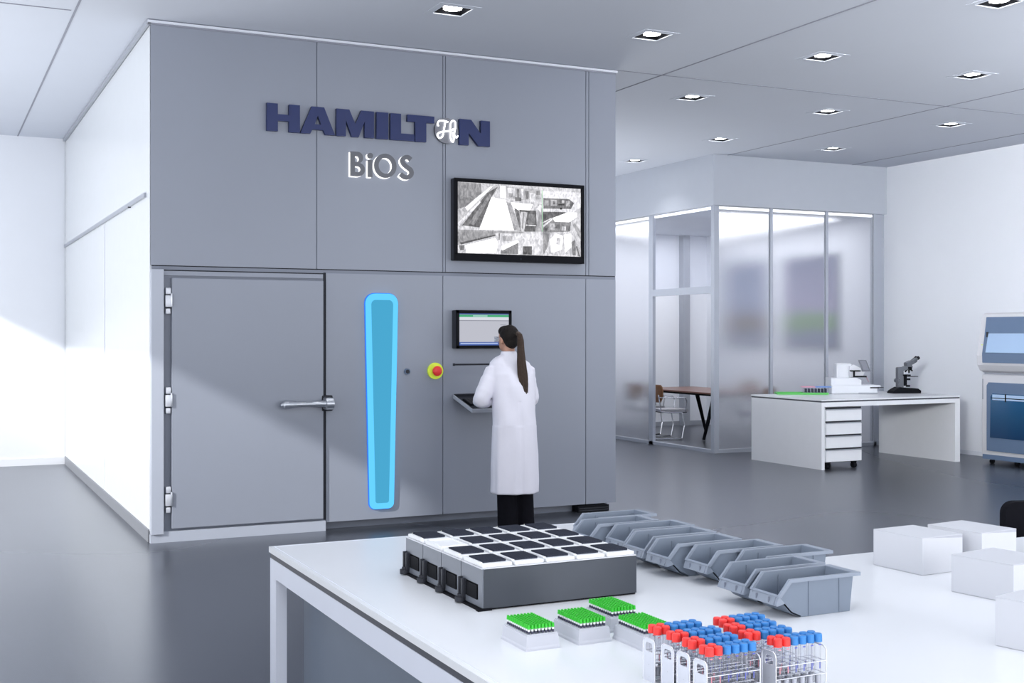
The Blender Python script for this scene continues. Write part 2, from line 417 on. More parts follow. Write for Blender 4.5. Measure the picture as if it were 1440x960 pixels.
MB().m(REDC).cyl((0, -.02, 0), (0, -.045, 0), .026, 24).cone((0, -.045, 0), (0, -.062, 0), .040, .044, 28).ball((0, -.060, 0), .043, 1, .45, 1, 24).build('push_button', es, smooth='auto')
sb = thing('key_switch', 'small round blue-grey switch between the blue lamp and the red button', 'switch', (3.756, Y0-.022, 1.328))
BLG = mat('slate_blue', (.10, .15, .24), .4, noise=.05)
MB().m(BLG).cyl((0, 0, 0), (0, -.014, 0), .027, 24).build('bezel', sb, smooth='auto')
MB().m(DARKP).cyl((0, -.014, 0), (0, -.02, 0), .017, 20).box(-.003, .003, -.024, -.02, -.012, .012).build('key_slot', sb, smooth='auto')

# ------------------------------------------------------------------ sign letters
LZ0, LZ1 = 3.325, 3.553; LH = LZ1-LZ0
sg = thing('lettering_sign', 'large navy raised capital letters spelling the company name, round neon mark in it', 'sign', (2.517, Y0-.022, LZ0))
def L(x0, x1, polys, holes=()):
    w = x1-x0
    f = lambda pl: [((x0-2.517)+p[0]*w, p[1]*LH) for p in pl]
    mesh_obj('letter', outline_mesh([f(p) for p in polys], .035, NAVY, NAVY, holes=[f(h) for h in holes]), sg)
L(2.517, 2.795, [[(0, 0), (.33, 0), (.33, .38), (.67, .38), (.67, 0), (1, 0), (1, 1), (.67, 1), (.67, .62), (.33, .62), (.33, 1), (0, 1)]])
L(2.800, 3.098, [[(0, 0), (.28, 0), (.34, .16), (.66, .16), (.72, 0), (1, 0), (.68, 1), (.32, 1)]], [[(.41, .36), (.59, .36), (.5, .68)]])
L(3.110, 3.443, [[(0, 0), (.25, 0), (.25, .60), (.41, 0), (.59, 0), (.75, .60), (.75, 0), (1, 0), (1, 1), (.66, 1), (.5, .48), (.34, 1), (0, 1)]])
L(3.466, 3.572, [[(0, 0), (1, 0), (1, 1), (0, 1)]])
L(3.592, 3.812, [[(0, 0), (1, 0), (1, .26), (.44, .26), (.44, 1), (0, 1)]])
L(3.748, 3.998, [[(.29, 0), (.70, 0), (.70, .74), (1, .74), (1, 1), (0, 1), (0, .74), (.29, .74)]])
L(4.238, 4.534, [[(0, 0), (.30, 0), (.30, .48), (.62, 0), (1, 0), (1, 1), (.70, 1), (.70, .48), (.38, 1), (0, 1)]])
dx = 4.118-2.517
disc = MB().m(mat('mirror_disc', (.16, .165, .19), .3, metal=.3, noise=.05)).cyl((dx, 0, LH*.5), (dx, -.03, LH*.5), .112, 40).build('emblem_disc', sg, smooth='auto')
NEON = emission('neon_white', (1, 1, 1), 4.0)
nb = MB().m(NEON)
def curve(pts, n=6):
    out = []
    P = [pts[0]]+list(pts)+[pts[-1]]
    for i in range(1, len(P)-2):
        for k in range(n):
            t = k/n; a, b, c, d = P[i-1], P[i], P[i+1], P[i+2]
            out.append(tuple(.5*((2*b[j])+(-a[j]+c[j])*t+(2*a[j]-5*b[j]+4*c[j]-d[j])*t*t+(-a[j]+3*b[j]-3*c[j]+d[j])*t**3) for j in range(2)))
    out.append(pts[-1]); return out
def stroke(pts, r=.0062):
    nb.tube([(dx+x, -.045, LH*.5+z) for x, z in curve(pts)], r, 8)
stroke([(-.085, .035), (-.095, .055), (-.075, .08), (-.03, .082), (.005, .075)])
stroke([(-.02, .08), (-.03, .02), (-.045, -.05), (-.075, -.07), (-.095, -.05), (-.08, -.025), (-.03, -.01), (.03, .0), (.06, .02)])
stroke([(.075, .082), (.05, .09), (.03, .06), (.028, -.02), (.035, -.08), (.055, -.095), (.06, -.06), (.05, -.01)])
stroke([(.075, .082), (.075, .03), (.065, -.03), (.085, -.055), (.10, -.04)])
nb.build('neon_mark', sg)
bs = thing('lettering_sign', 'smaller grey backlit raised letters under the navy name', 'sign', (3.233, Y0-.022, 2.992))
GREYL = mat('grey_letter_face', (.12, .125, .145), .4, noise=.05)
HALOW = emission('white_edge_glow', (1, 1, 1), 1.8)
H2 = .208
def arc(cx_, cz_, rx, rz, a0, a1, n=24): return [(cx_+rx*math.cos(R(a0+(a1-a0)*k/n)), cz_+rz*math.sin(R(a0+(a1-a0)*k/n))) for k in range(n+1)]
def glyph(polys, holes=()):
    me = outline_mesh(polys, .02, GREYL, GREYL, holes=holes)
    o = mesh_obj('letter', me, bs, (0, -.022, 0))
    big = lambda pl: [(x-.0055, z-.0055) for x, z in pl]
    me2 = outline_mesh([big(p) for p in polys], .018, HALOW, HALOW, holes=[big(h) for h in holes])
    mesh_obj('glow_backing', me2, o, (0, .022, 0))
Bo = [(0, 0), (.065, 0)]+arc(.065, .058, .062, .058, -90, 80)+arc(.06, .158, .05, .050, -60, 90)+[(0, H2)]
Bh1 = [(.038, .035)]+arc(.062, .060, .028, .025, -90, 90, 12)+[(.038, .085)]
Bh2 = [(.038, .122)]+arc(.055, .146, .022, .024, -90, 90, 12)+[(.038, .170)]
glyph([Bo], [Bh1, Bh2])
glyph([[(.156, 0), (.194, 0), (.194, .145), (.156, .145)], arc(.175, .182, .024, .024, 0, 360)[:-1]])
glyph([arc(.312, .104, .100, .104, 0, 360)[:-1]], [arc(.312, .104, .063, .068, 0, 360)[:-1]])
def thick(pts, w):
    pts = [Vector(p) for p in pts]; Lf, Rt = [], []
    for i, p in enumerate(pts):
        d = (pts[min(i+1, len(pts)-1)]-pts[max(i-1, 0)]).normalized(); n = Vector((-d.y, d.x))*w/2
        Lf.append(tuple(p+n)); Rt.append(tuple(p-n))
    return Lf+Rt[::-1]
Sp = curve([(.545, .172), (.52, .190), (.49, .186), (.468, .160), (.480, .130), (.51, .105), (.545, .080), (.55, .045), (.52, .018), (.485, .018), (.450, .042)], 5)
glyph([thick(Sp, .038)])

# ------------------------------------------------------------------ big wall screen
TV = thing('wall_monitor', 'large black-framed wall screen showing bright camera views', 'screen', (4.165, Y0-.022, 2.300))
TW, TH = 1.306, .725
tb = MB().m(DARKP).box(0, TW, -.075, -.0, 0, TH, .012); tb.build('casing', TV)
bz = MB().m(BLACKP).box(.0, TW, -.085, -.074, 0, .065, .004).box(0, TW, -.085, -.074, TH-.034, TH, .004).box(0, .036, -.085, -.074, .05, TH-.02, .004).box(TW-.036, TW, -.085, -.074, .05, TH-.02, .004).m(GAP).box(TW/2-.004, TW/2+.004, -.087, -.085, .02, .035)
bz.build('bezel', TV)
sc_ = MB()
sx0, sx1, sz0, sz1 = .036, TW-.036, .065, TH-.034
def gl_(v):
    if v >= 1.2: return emission('screen_white', (1, 1, 1), 2.0)
    nm = 'screen_grey_%d' % round(v*100)
    if nm in MATS: return MATS[nm]
    m = emission(nm, (v, v*.99, v*1.04), 1.0); nt = m.node_tree; e = nt.nodes['Emission']
    tc = nt.nodes.new('ShaderNodeTexCoord'); mp = nt.nodes.new('ShaderNodeMapping'); mp.inputs['Scale'].default_value = (1, 1, .6)
    n = nt.nodes.new('ShaderNodeTexNoise'); n.inputs['Scale'].default_value = 30; n.inputs['Detail'].default_value = 5; n.inputs['Distortion'].default_value = 1.2
    r = nt.nodes.new('ShaderNodeValToRGB'); r.color_ramp.elements[0].position = .36; r.color_ramp.elements[1].position = .66
    lo_, hi_ = v*.72, min(1.5, v*1.22+.05)
    r.color_ramp.elements[0].color = (lo_, lo_, lo_*1.06, 1); r.color_ramp.elements[1].color = (hi_, hi_*.99, hi_*1.03, 1)
    nt.links.new(tc.outputs['Object'], mp.inputs[0]); nt.links.new(mp.outputs[0], n.inputs['Vector']); nt.links.new(n.outputs['Fac'], r.inputs[0]); nt.links.new(r.outputs[0], e.inputs[0])
    return m
sc_.m(gl_(.75)).box(sx0, sx1, -.0765, -.076, sz0, sz1)
LAY = [0]
def sp(pts, v, m=None):
    out = []
    for x, y in pts:
        u = (x-130)/1167; top = 82+73*u; bot = 765+35*u; w = 1-(y-top)/(bot-top)
        out.append((sx0+min(1, max(0, u))*(sx1-sx0), sz0+min(1, max(0, w))*(sz1-sz0)))
    LAY[0] += 1; y = -.0768-LAY[0]*.00006
    vs = [sc_.bm.verts.new((p[0], y, p[1])) for p in out]
    sc_.m(m or gl_(v)); f = sc_.bm.faces.new(vs); f.material_index = sc_.cur
    f.normal_update()
    if f.normal.y > 0: f.normal_flip()
sp([(130, 85), (340, 100), (350, 190), (200, 320), (130, 345)], .30)
sp([(150, 90), (330, 105), (335, 160), (240, 230), (150, 250)], .36)
sp([(130, 345), (200, 320), (480, 110), (545, 110), (350, 330), (160, 520), (130, 510)], .62)
sp([(200, 330), (430, 130), (450, 130), (220, 360)], 1.5)
sp([(170, 500), (400, 190), (500, 130), (440, 230), (330, 520)], .17)
sp([(230, 480), (420, 200), (440, 210), (280, 500)], .32)
sp([(130, 480), (330, 270), (345, 275), (145, 505)], .95)
sp([(330, 540), (440, 230), (575, 260), (650, 545)], 1.5)
sp([(575, 270), (620, 290), (720, 560), (650, 545)], .50)
sp([(520, 120), (570, 125), (575, 240), (525, 235)], 1.5)
sp([(575, 130), (900, 160), (910, 250), (760, 260), (580, 240)], .55)
for (x, y, w_, h_, v) in ((590, 140, 70, 80, .85), (680, 150, 20, 90, .25), (720, 150, 18, 100, .9), (760, 170, 30, 80, .25), (800, 190, 55, 90, .85), (660, 230, 60, 40, .2), (600, 190, 40, 40, .4), (860, 170, 40, 40, .3)):
    sp([(x, y), (x+w_, y+4), (x+w_, y+h_), (x, y+h_)], v)
sp([(620, 280), (830, 300), (800, 360), (650, 350)], 1.5)
sp([(650, 330), (700, 360), (720, 560), (700, 520)], .22)
sp([(700, 350), (860, 360), (870, 560), (750, 560)], .16)
sp([(715, 370), (778, 375), (745, 558), (712, 540)], .72)
sp([(735, 375), (750, 376), (735, 540), (722, 520)], .35)
sp([(790, 390), (850, 395), (845, 490), (785, 488)], .26)
sp([(765, 492), (860, 498), (858, 508), (763, 503)], .8)
sp([(880, 300), (920, 300), (920, 560), (850, 560), (890, 400)], .48)
sp([(895, 300), (915, 310), (905, 380), (870, 340)], .9)
sp([(130, 540), (740, 560), (740, 590), (500, 570), (130, 680)], .42)
sp([(130, 560), (470, 560), (480, 600), (130, 690)], .36)
sp([(150, 665), (470, 590), (475, 600), (160, 685)], .12)
sp([(200, 690), (480, 620), (500, 680), (480, 765), (210, 765)], 1.5)
sp([(140, 690), (190, 690), (190, 740), (150, 735)], .2)
sp([(500, 580), (900, 575), (900, 780), (510, 770)], .85)
sp([(530, 740), (690, 660), (690, 775), (520, 770)], .3)
sp([(530, 700), (680, 640), (700, 660), (540, 740)], 1.5)
sp([(735, 700), (820, 700), (820, 780), (735, 778)], .14)
sp([(690, 695), (730, 695), (730, 775), (690, 772)], .9)
sp([(540, 600), (640, 600), (630, 650), (550, 650)], .55)
sp([(505, 575), (520, 575), (515, 640), (505, 640)], .25)
sp([(915, 165), (920, 165), (924, 560), (919, 560)], 0, emission('screen_green', (.35, .75, .4), 1))
sp([(925, 170), (1297, 190), (1297, 330), (1220, 380), (925, 360)], .95)
sp([(930, 240), (1180, 250), (1230, 290), (1200, 345), (930, 340)], .22)
for (x, y, w_, h_, v) in ((940, 260, 40, 50, .45), (1000, 255, 60, 60, .55), (1020, 270, 25, 30, .2), (1075, 295, 60, 15, .05), (1090, 330, 20, 20, .05), (1150, 270, 40, 50, .5), (1110, 260, 25, 25, .6)):
    sp([(x, y), (x+w_, y+3), (x+w_, y+h_), (x, y+h_)], v)
sp([(925, 370), (1150, 375), (1100, 420), (1000, 430), (925, 470)], .16)
sp([(925, 480), (1020, 435), (1200, 470), (1190, 560), (925, 570)], .30)
for (x, y, w_, h_, v) in ((990, 480, 50, 60, .6), (1050, 490, 40, 40, .2), (1110, 510, 60, 40, .7), (940, 520, 30, 30, .15), (1150, 500, 40, 50, .18)):
    sp([(x, y), (x+w_, y+3), (x+w_, y+h_), (x, y+h_)], v)
sp([(925, 500), (1010, 440), (1020, 445), (930, 520)], .95)
sp([(1020, 430), (1160, 380), (1260, 380), (1260, 420), (1180, 470), (1040, 465)], 1.5)
sp([(1230, 470), (1297, 560), (1297, 650), (1220, 500)], .45)
sp([(925, 570), (990, 575), (975, 700), (930, 780)], .35)
sp([(990, 640), (1050, 580), (1120, 600), (1110, 730), (1010, 760)], 1.5)
sp([(1060, 620), (1100, 620), (1090, 690), (1050, 680)], .7)
sp([(1130, 590), (1200, 580), (1210, 700), (1140, 760)], 1.2)
sp([(1200, 660), (1240, 640), (1250, 790), (1215, 780)], .3)
sp([(1240, 700), (1297, 720), (1297, 800), (1260, 795)], .55)
sp([(1250, 700), (1260, 700), (1290, 795), (1275, 795)], .15)
sc_.build('screen_image', TV)

# ------------------------------------------------------------------ operator monitor, keyboard shelf
MO = thing('control_monitor', 'small dark-framed wall monitor with green header in front of the person', 'monitor', (4.178, Y0-.022, 1.525))
MW, MH = .537, .338
MB().m(DARKP).box(0, MW, -.10, 0, 0, MH, .01).build('casing', MO)
MB().m(BLACKP).box(0, .028, -.108, -.09, 0, MH, .003).box(MW-.028, MW, -.108, -.09, 0, MH, .003).box(.0, MW, -.108, -.09, 0, .028, .003).box(0, MW, -.108, -.09, MH-.028, MH, .003).build('bezel', MO)
ui = MB().m(emission('ui_grey', (.52, .53, .60), 1)).box(.028, MW-.028, -.1015, -.101, .028, MH-.028)
ui.m(emission('ui_white', (.70, .73, .80), 1)).box(.028, MW-.028, -.102, -.1015, MH-.085, MH-.06)
ui.m(emission('ui_navy', (.06, .10, .30), 1)).box(.028, MW-.028, -.102, -.1015, MH-.038, MH-.028)
ui.m(emission('ui_green', (.07, .42, .20), 1)).box(.028, MW-.028, -.102, -.1015, MH-.060, MH-.040)
ui.m(emission('ui_pale', (.35, .65, .55), 1)).box(.16, .30, -.1025, -.102, MH-.056, MH-.044)
ui.m(emission('ui_line', (.18, .19, .24), 1)).box(.028, MW-.028, -.102, -.1015, MH-.094, MH-.090)
for k in range(4): ui.box(MW-.11, MW-.05, -.102, -.1015, MH-.13-.045*k, MH-.127-.045*k)
ui.m(emission('ui_blue', (.08, .14, .42), 1)).box(.028, MW-.028, -.102, -.1015, .028, .058)
ui.m(emission('ui_pale2', (.45, .55, .8), 1)).box(.04, .40, -.1025, -.102, .040, .050)
ui.build('screen_image', MO)
B().m(GAP).box(4.192, 4.70, Y0-.0245, Y0-.021, 1.375, 1.390).box(4.188, 4.205, Y0-.030, Y0-.022, 1.372, 1.394).build('shelf_slot', cs, off=OFF)
tl_ = math.atan2(.108, .434)
KT = thing('keyboard_shelf', 'dark fold-out wall shelf sloping down in front of the person', 'shelf', (4.199, Y0-.022, 1.105))
def tilt(o): o.rotation_euler = (tl_, 0, 0); return o
tilt(MB().m(DARKP).box(0, .50, -.42, 0, -.012, 0, .003).box(0, .50, -.02, 0, -.02, .02).build('shelf_plate', KT))
tilt(MB().m(ALU).box(-.012, 0, -.43, 0, -.02, .012, .003).box(.50, .512, -.43, 0, -.02, .012, .003).box(-.012, .512, -.435, -.42, -.02, .012, .003).build('shelf_edge', KT))
KB = thing('keyboard', 'black keyboard lying on the fold-out shelf', 'keyboard', (4.225, Y0-.022, 1.1065)); 
tilt(MB().m(BLACKP).box(0, .45, -.30, -.13, 0, .012, .003).build('base', KB))
kk = MB().m(mat('dark_key', (.03, .028, .03), .5, noise=.1))
for r_ in range(5):
    for c_ in range(15): kk.box(.012+c_*.0288, .012+c_*.0288+.024, -.29+r_*.031, -.29+r_*.031+.025, .012, .017)
tilt(kk.build('keys', KB))

# ------------------------------------------------------------------ person
PX, PY = 4.379, 8.964
ps = thing('person', 'person in white lab coat with long brown ponytail and black trousers facing the monitor', 'person', (PX, PY, 0))
hr = R(14)
def hp(x, y, z):    # head-local to body-local
    c_, s_ = math.cos(hr), math.sin(hr)
    return (0.0+x*c_-y*s_, .185+x*s_+y*c_, z)
b = MB().m(SKIN)
# head with face
b.ball(hp(0, -.005, 1.630), 1, .074, .092, .088, 20, hr).ball(hp(0, .03, 1.575), 1, .056, .062, .075, 18, hr).ball(hp(0, .055, 1.530), 1, .030, .030, .024, 14, hr)
b.cone(hp(0, .085, 1.615), hp(0, .108, 1.578), .008, .014, 10).ball(hp(0, .104, 1.577), .013)
for sx_ in (-1, 1):
    b.ball(hp(sx_*.073, .0, 1.598), 1, .010, .020, .031, 12, hr)          # ears
    b.ball(hp(sx_*.030, .080, 1.612), 1, .014, .008, .008, 10, hr)        # brows and lids
b.ball(hp(0, .088, 1.550), 1, .022, .010, .008, 12, hr)                   # mouth
b.cap((0, .165, 1.44), hp(0, -.01, 1.56), .052, .050)
# torso
b.cap((0, .03, .90), (0, .055, 1.05), .095, .09).cap((0, .055, 1.05), (0, .13, 1.30), .09, .10).cap((-.10, .15, 1.345), (.10, .15, 1.345), .05, .05)
b.ball((0, .03, .88), 1, .145, .09, .12)
SHL, ELL, WRL = (-.150, .15, 1.345), (-.285, .10, 1.11), (-.14, .375, 1.125)
SHR, ELR, WRR = (.150, .15, 1.345), (.215, .16, 1.11), (.10, .40, 1.130)
for S_, E_, W_ in ((SHL, ELL, WRL), (SHR, ELR, WRR)):
    b.cap(S_, E_, .040, .036).cap(E_, W_, .036, .024)
for sx_, fx in ((-1, -.09), (1, .07)):
    b.cap((sx_*.075, .02, .85), (fx, .03, .48), .085, .055).cap((fx, .03, .48), (fx+.015, .0, .09), .052, .034).cap((fx+.015, .0, .05), (fx+.02, .12, .04), .034, .026)
# hands: palm plus five fingers, laid over the keyboard
for W_, side in ((WRL, 1), (WRR, -1)):
    w = Vector(W_); dirv = Vector((.10*side, .9, -.28)).normalized(); lat = Vector((1, -.1*side, 0)).normalized()
    palm = w+dirv*.085
    b.cap(tuple(w), tuple(w+dirv*.03), .023, .022)
    for q in (-.028, -.010, .010, .026): b.cap(tuple(w+dirv*.02+lat*q*.7), tuple(palm+lat*q), .0125, .0115, 10)
    for q, ln_ in ((-.029, .062), (-.010, .074), (.010, .078), (.028, .066)):
        qq = q*side*-1
        k1 = palm+lat*qq; k2 = k1+(dirv+Vector((qq*1.5, 0, .10))).normalized()*ln_*.5; k3 = k2+(dirv+Vector((0, -.1, -.65))).normalized()*ln_*.5
        b.cap(tuple(k1), tuple(k2), .0095, .0085, 10).cap(tuple(k2), tuple(k3), .0085, .0070, 10)
    th0 = w+dirv*.03+lat*side*.020; th1 = th0+(dirv+lat*side*.9).normalized()*.04; th2 = th1+(dirv+lat*side*.1).normalized()*.03
    b.cap(tuple(th0), tuple(th1), .0125, .010, 10).cap(tuple(th1), tuple(th2), .010, .0085, 10)
body = apply_remesh(b, 'body', .0055, 2, ps, SKIN)
EYEW = mat('eye_white', (.8, .8, .8), .2)
for sx_ in (-1, 1): MB().m(EYEW).ball(hp(sx_*.030, .083, 1.602), .010).m(BLACKP).ball(hp(sx_*.030, .0905, 1.602), .0045).build('eye', ps, smooth=True)
# hair
h = MB().m(HAIR)
h.ball(hp(0, -.020, 1.640), 1, .080, .088, .090, 24, hr).ball(hp(0, -.045, 1.590), 1, .060, .060, .062, 20, hr).ball(hp(0, .030, 1.675), 1, .066, .060, .050, 20, hr)
h.ball(hp(.008, -.104, 1.655), 1, .024, .020, .026, 14, hr)
apply_remesh(h, 'hair', .006, 3, ps, HAIR)
tie = MB().m(mat('hair_tie', (.10, .075, .06), .5)).cyl(hp(.008, -.112, 1.658), hp(.012, -.132, 1.650), .020, 18).build('hair_tie', ps, smooth='auto')
path = [((.030, .070, 1.665), .014, .014), ((.036, .040, 1.655), .020, .020), ((.038, .022, 1.60), .026, .023), ((.036, .012, 1.52), .030, .024), ((.034, -.005, 1.42), .038, .024), ((.036, -.020, 1.32), .044, .022), ((.042, -.030, 1.24), .040, .020), ((.050, -.036, 1.17), .026, .016), ((.052, -.040, 1.110), .006, .005)]
rings = []
for (c_, rx, ry) in path:
    rg = []
    for k in range(40):
        a = 2*math.pi*k/40; q = 1+.07*math.sin(a*9+c_[2]*6)+.04*math.sin(a*15)
        rg.append((c_[0]+rx*q*math.cos(a), c_[1]+ry*q*math.sin(a), c_[2]))
    rings.append(rg)
MB().m(TAIL).loft(rings).build('ponytail', ps, smooth=True)
# glasses
gs = MB().m(clear_glass('lens_plastic', (.85, .9, .95), .3))
for sx_ in (-1, 1):
    gs.prism([hp(sx_*.008, .112, 0)[:2], hp(sx_*.070, .098, 0)[:2], hp(sx_*.069, .094, 0)[:2], hp(sx_*.008, .108, 0)[:2]], 'z', 1.585, 1.628)
gs.m(mat('clear_frame', (.55, .58, .65), .2, noise=.02))
for sx_ in (-1, 1):
    gs.tube([hp(sx_*.008, .112, 1.628), hp(sx_*.070, .098, 1.628), hp(sx_*.080, .01, 1.610)], .003, 6)
gs.build('safety_glasses', ps)
# coat: body of the coat, sleeves, one cloth surface
def cring(z, cx_, cy_, rx, ry, fold):
    rg = []
    for k in range(96):
        a = 2*math.pi*k/96
        q = 1+fold*(.55*math.sin(5*a+1.2+z*1.3)+.35*math.sin(9*a+.4-z)+.25*math.sin(14*a+2))
        e = .88
        ca, sa = math.cos(a), math.sin(a)
        rg.append((cx_+rx*q*math.copysign(abs(ca)**e, ca), cy_+ry*q*math.copysign(abs(sa)**e, sa), z))
    return rg
ct = MB().m(COAT)
ct.loft([cring(.345, -.012, .030, .205, .155, .05), cring(.45, -.012, .030, .203, .153, .045), cring(.60, -.012, .032, .198, .150, .035), cring(.75, -.012, .035, .193, .147, .022),
         cring(.90, -.012, .040, .188, .142, .014), cring(1.02, -.010, .050, .180, .135, .012), cring(1.12, -.008, .065, .178, .134, .016), cring(1.22, -.004, .085, .186, .135, .018),
         cring(1.32, 0, .115, .194, .130, .012), cring(1.38, 0, .135, .186, .112, .006), cring(1.415, 0, .150, .178, .096, 0), cring(1.445, 0, .158, .138, .078, 0), cring(1.470, 0, .163, .095, .066, 0), cring(1.490, 0, .166, .066, .058, 0)])
def sleeve(S_, E_, W_, rs):
    pts = []
    S_, E_, W_ = Vector(S_), Vector(E_), Vector(W_)
    n = 22
    for i in range(n):
        t_ = i/(n-1)
        if t_ < .5: p = S_.lerp(E_, t_*2)
        else: p = E_.lerp(W_, (t_-.5)*2)
        r_ = rs[0]+(rs[1]-rs[0])*min(1, t_*2) if t_ < .5 else rs[1]+(rs[2]-rs[1])*(t_-.5)*2
        r_ *= 1+.03*math.sin(t_*38)+.02*math.sin(t_*71+1)
        pts.append((p, r_))
    for (p, r_), (q, r2) in zip(pts, pts[1:]): ct.cone(tuple(p), tuple(q), r_, r2, 20); ct.ball(tuple(q), r2, seg=14)
sleeve((-.150, .148, 1.355), ELL, (-.155, .345, 1.12), (.072, .068, .050))
sleeve((.150, .148, 1.355), ELR, (.110, .365, 1.125), (.072, .064, .050))
ct.ball((-.235, .19, 1.09), 1, .075, .10, .055, 16)
def fold_fn(me):
    for v in me.vertices:
        x, y, z = v.co
        d = .004*math.sin(13*z+20*x+3*math.sin(7*x))+.002*math.sin(27*z-22*x+12*y)
        n = v.normal
        k = 1.0 if z > .9 else .45
        v.co = v.co+n*d*k
        # soft vertical centre seam below the waist
        if y < .0 and abs(x+.012) < .012 and z < 1.1: v.co.y += .003
coat = apply_remesh(ct, 'lab_coat', .009, 2, ps, COAT, fold_fn)
cl = MB().m(COAT)
rings = []
for (z, rx, ry, oy) in ((1.455, .092, .072, .158), (1.480, .074, .066, .166), (1.508, .064, .061, .171), (1.510, .058, .055, .171), (1.47, .058, .055, .168)):
    rings.append([(rx*math.cos(2*math.pi*k/36), oy+ry*math.sin(2*math.pi*k/36), z-(.018 if math.sin(2*math.pi*k/36) > .5 else 0)) for k in range(36)])
cl.loft(rings, close=False); cl.build('coat_collar', ps, smooth=True)
tr = MB().m(BLACKC)
for fx, dx2 in ((-.088, .020), (.066, .020)):
    tr.loft([[(fx+dx2*(.5-z)*1.2+rx*math.cos(2*math.pi*k/28)*(1+.03*math.sin(5*k)), .03+(z-.3)*.02+ry*math.sin(2*math.pi*k/28), z) for k in range(28)] for z, rx, ry in ((.045, .082, .10), (.2, .080, .095), (.4, .080, .09), (.6, .085, .095), (.82, .09, .10))])
apply_remesh(tr, 'trousers', .012, 2, ps, BLACKC)
for fx in (-.075, .085):
    MB().m(BLACKP).ball((fx, .10, .032), 1, .045, .12, .032, 18).box(fx-.038, fx+.038, -.02, .20, 0, .018, .006).build('shoe', ps, smooth=True)

# ------------------------------------------------------------------ foreground bench
T = .855
BX = 1.156; BOFF = (BX, 4.493, 0)
bn = thing('lab_bench', 'large white L-shaped lab bench with dark edge band in the foreground', 'bench', BOFF)
def Lshape(d, z0, z1, m_, name):
    pts = [(BX+d, 1.0+d), (6.2-d, 1.0+d), (6.2-d, 3.415-d), (2.50-d, 3.415-d), (2.50-d, 4.493-d), (BX+d, 4.493-d)]
    return MB().m(m_).prism(pts, 'z', z0, z1).build(name, bn, off=BOFF)
Lshape(0, .834, T, BENCH, 'worktop')
Lshape(.006, .813, .834, BENCH_D, 'edge_band')
rim = MB().m(LTRIM).box(BX+.016, BX+.019, 1.0, 4.478, T, T+.0006).box(BX+.016, 2.49, 4.476, 4.479, T, T+.0006)
rim.build('surface_line', bn, off=BOFF)
fr_ = MB().m(BENCH_B)
fr_.box(BX+.004, BX+.045, 1.0, 4.489, .745, .813); fr_.box(BX+.004, BX+.045, 4.405, 4.489, 0, .745); fr_.box(BX+.004, BX+.045, 1.0, 1.1, 0, .745)
fr_.box(BX+.045, 2.496, 4.45, 4.489, .745, .813); fr_.box(2.41, 2.496, 4.43, 4.489, 0, .745); fr_.box(2.455, 2.496, 3.3, 4.489, .745, .813)
fr_.box(2.5, 6.196, 3.37, 3.411, .745, .813); fr_.box(6.15, 6.196, 1.0, 3.411, 0, .813)
fr_.build('frame', bn, off=BOFF)
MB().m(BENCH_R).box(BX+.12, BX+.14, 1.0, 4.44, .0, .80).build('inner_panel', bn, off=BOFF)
MB().m(BENCH_B).box(BX+.14, 2.4, 4.40, 4.42, .02, .80).box(2.5, 6.15, 3.33, 3.35, .02, .80).build('back_panel', bn, off=BOFF)

# ---- cassettes with sample plates
CASS = mat('gunmetal_sheet', (.055, .062, .076), .35, metal=.35, spec=.5, noise=.10, nscale=6)
CASSF = mat('satin_steel_face', (.16, .175, .205), .42, metal=.35, noise=.04)
CX0, CX1 = 1.437, 1.955; CY0 = 3.174; CP = .1545
def make_cassette():
    t_ = thing('sample_cassette', 'x', 'cassette', (0, 0, 0))
    L_ = CX1-CX0; W_ = CP-.004; H_ = .122
    MB().m(CASS).box(.004, L_, 0, W_, .006, H_-.004).build('housing', t_)
    f = MB().m(CASSF)
    f.box(0, .006, 0, W_, .072, H_-.002); f.box(0, .006, 0, .028, .008, .072); f.box(0, .006, .122, W_, .008, .072); f.box(0, .006, .028, .122, .008, .026)
    f.m(BLACKP).box(.003, .0055, .028, .122, .026, .072)
    fo = f.build('end_face', t_)
    MB().m(BLACKP).box(-.0015, .004, .036, .108, .026, .068, .001).build('window', fo)
    MB().m(mat('rim_pale', (.58, .59, .62), .4, noise=.03)).box(-.001, L_, 0, W_, H_-.003, H_, .001).build('top_rim', t_)
    l = MB().m(DARKP).box(-.014, .0, .138, .1465, .012, .076, .002).box(-.012, 0, .118, .1265, .014, .074, .002).m(STEEL).box(-.008, 0, .1275, .137, .016, .070)
    l.m(DARKP).cyl((-.012, .132, .004), (-.012, .132, .018), .016, 18).cyl((-.012, .132, .018), (-.012, .132, .026), .009, 14)
    l.build('latch', t_, smooth='auto')
    MB().m(BLACKP).box(-.01, L_+.002, .01, W_-.004, 0, .006).box(-.014, .03, -.004, .012, 0, .007).build('base_plate', t_)
    return t_
cn = ['nearest', 'second nearest', 'third nearest', 'farthest']
c0 = make_cassette()
for i in range(4):
    o = c0 if i == 0 else copy_tree(c0)
    o.location = (CX0, CY0+i*CP, T); o['label'] = 'long grey metal sample cassette on the bench, %s of the four side by side' % cn[i]; o['group'] = 'metal cassettes on the bench'
def black_wells():
    m = mat('black_tube_tops', (.018, .020, .034), .75, spec=.1)
    nt = m.node_tree; b_ = nt.nodes['Principled BSDF']; tc = nt.nodes.new('ShaderNodeTexCoord')
    v = nt.nodes.new('ShaderNodeTexVoronoi'); v.inputs['Scale'].default_value = 115; v.inputs['Randomness'].default_value = 0
    r = nt.nodes.new('ShaderNodeValToRGB'); r.color_ramp.elements[0].position = .25; r.color_ramp.elements[0].color = (.007, .008, .014, 1); r.color_ramp.elements[1].position = .5; r.color_ramp.elements[1].color = (.035, .04, .058, 1)
    nt.links.new(tc.outputs['Object'], v.inputs['Vector']); nt.links.new(v.outputs['Distance'], r.inputs[0]); nt.links.new(r.outputs[0], b_.inputs['Base Color'])
    return m
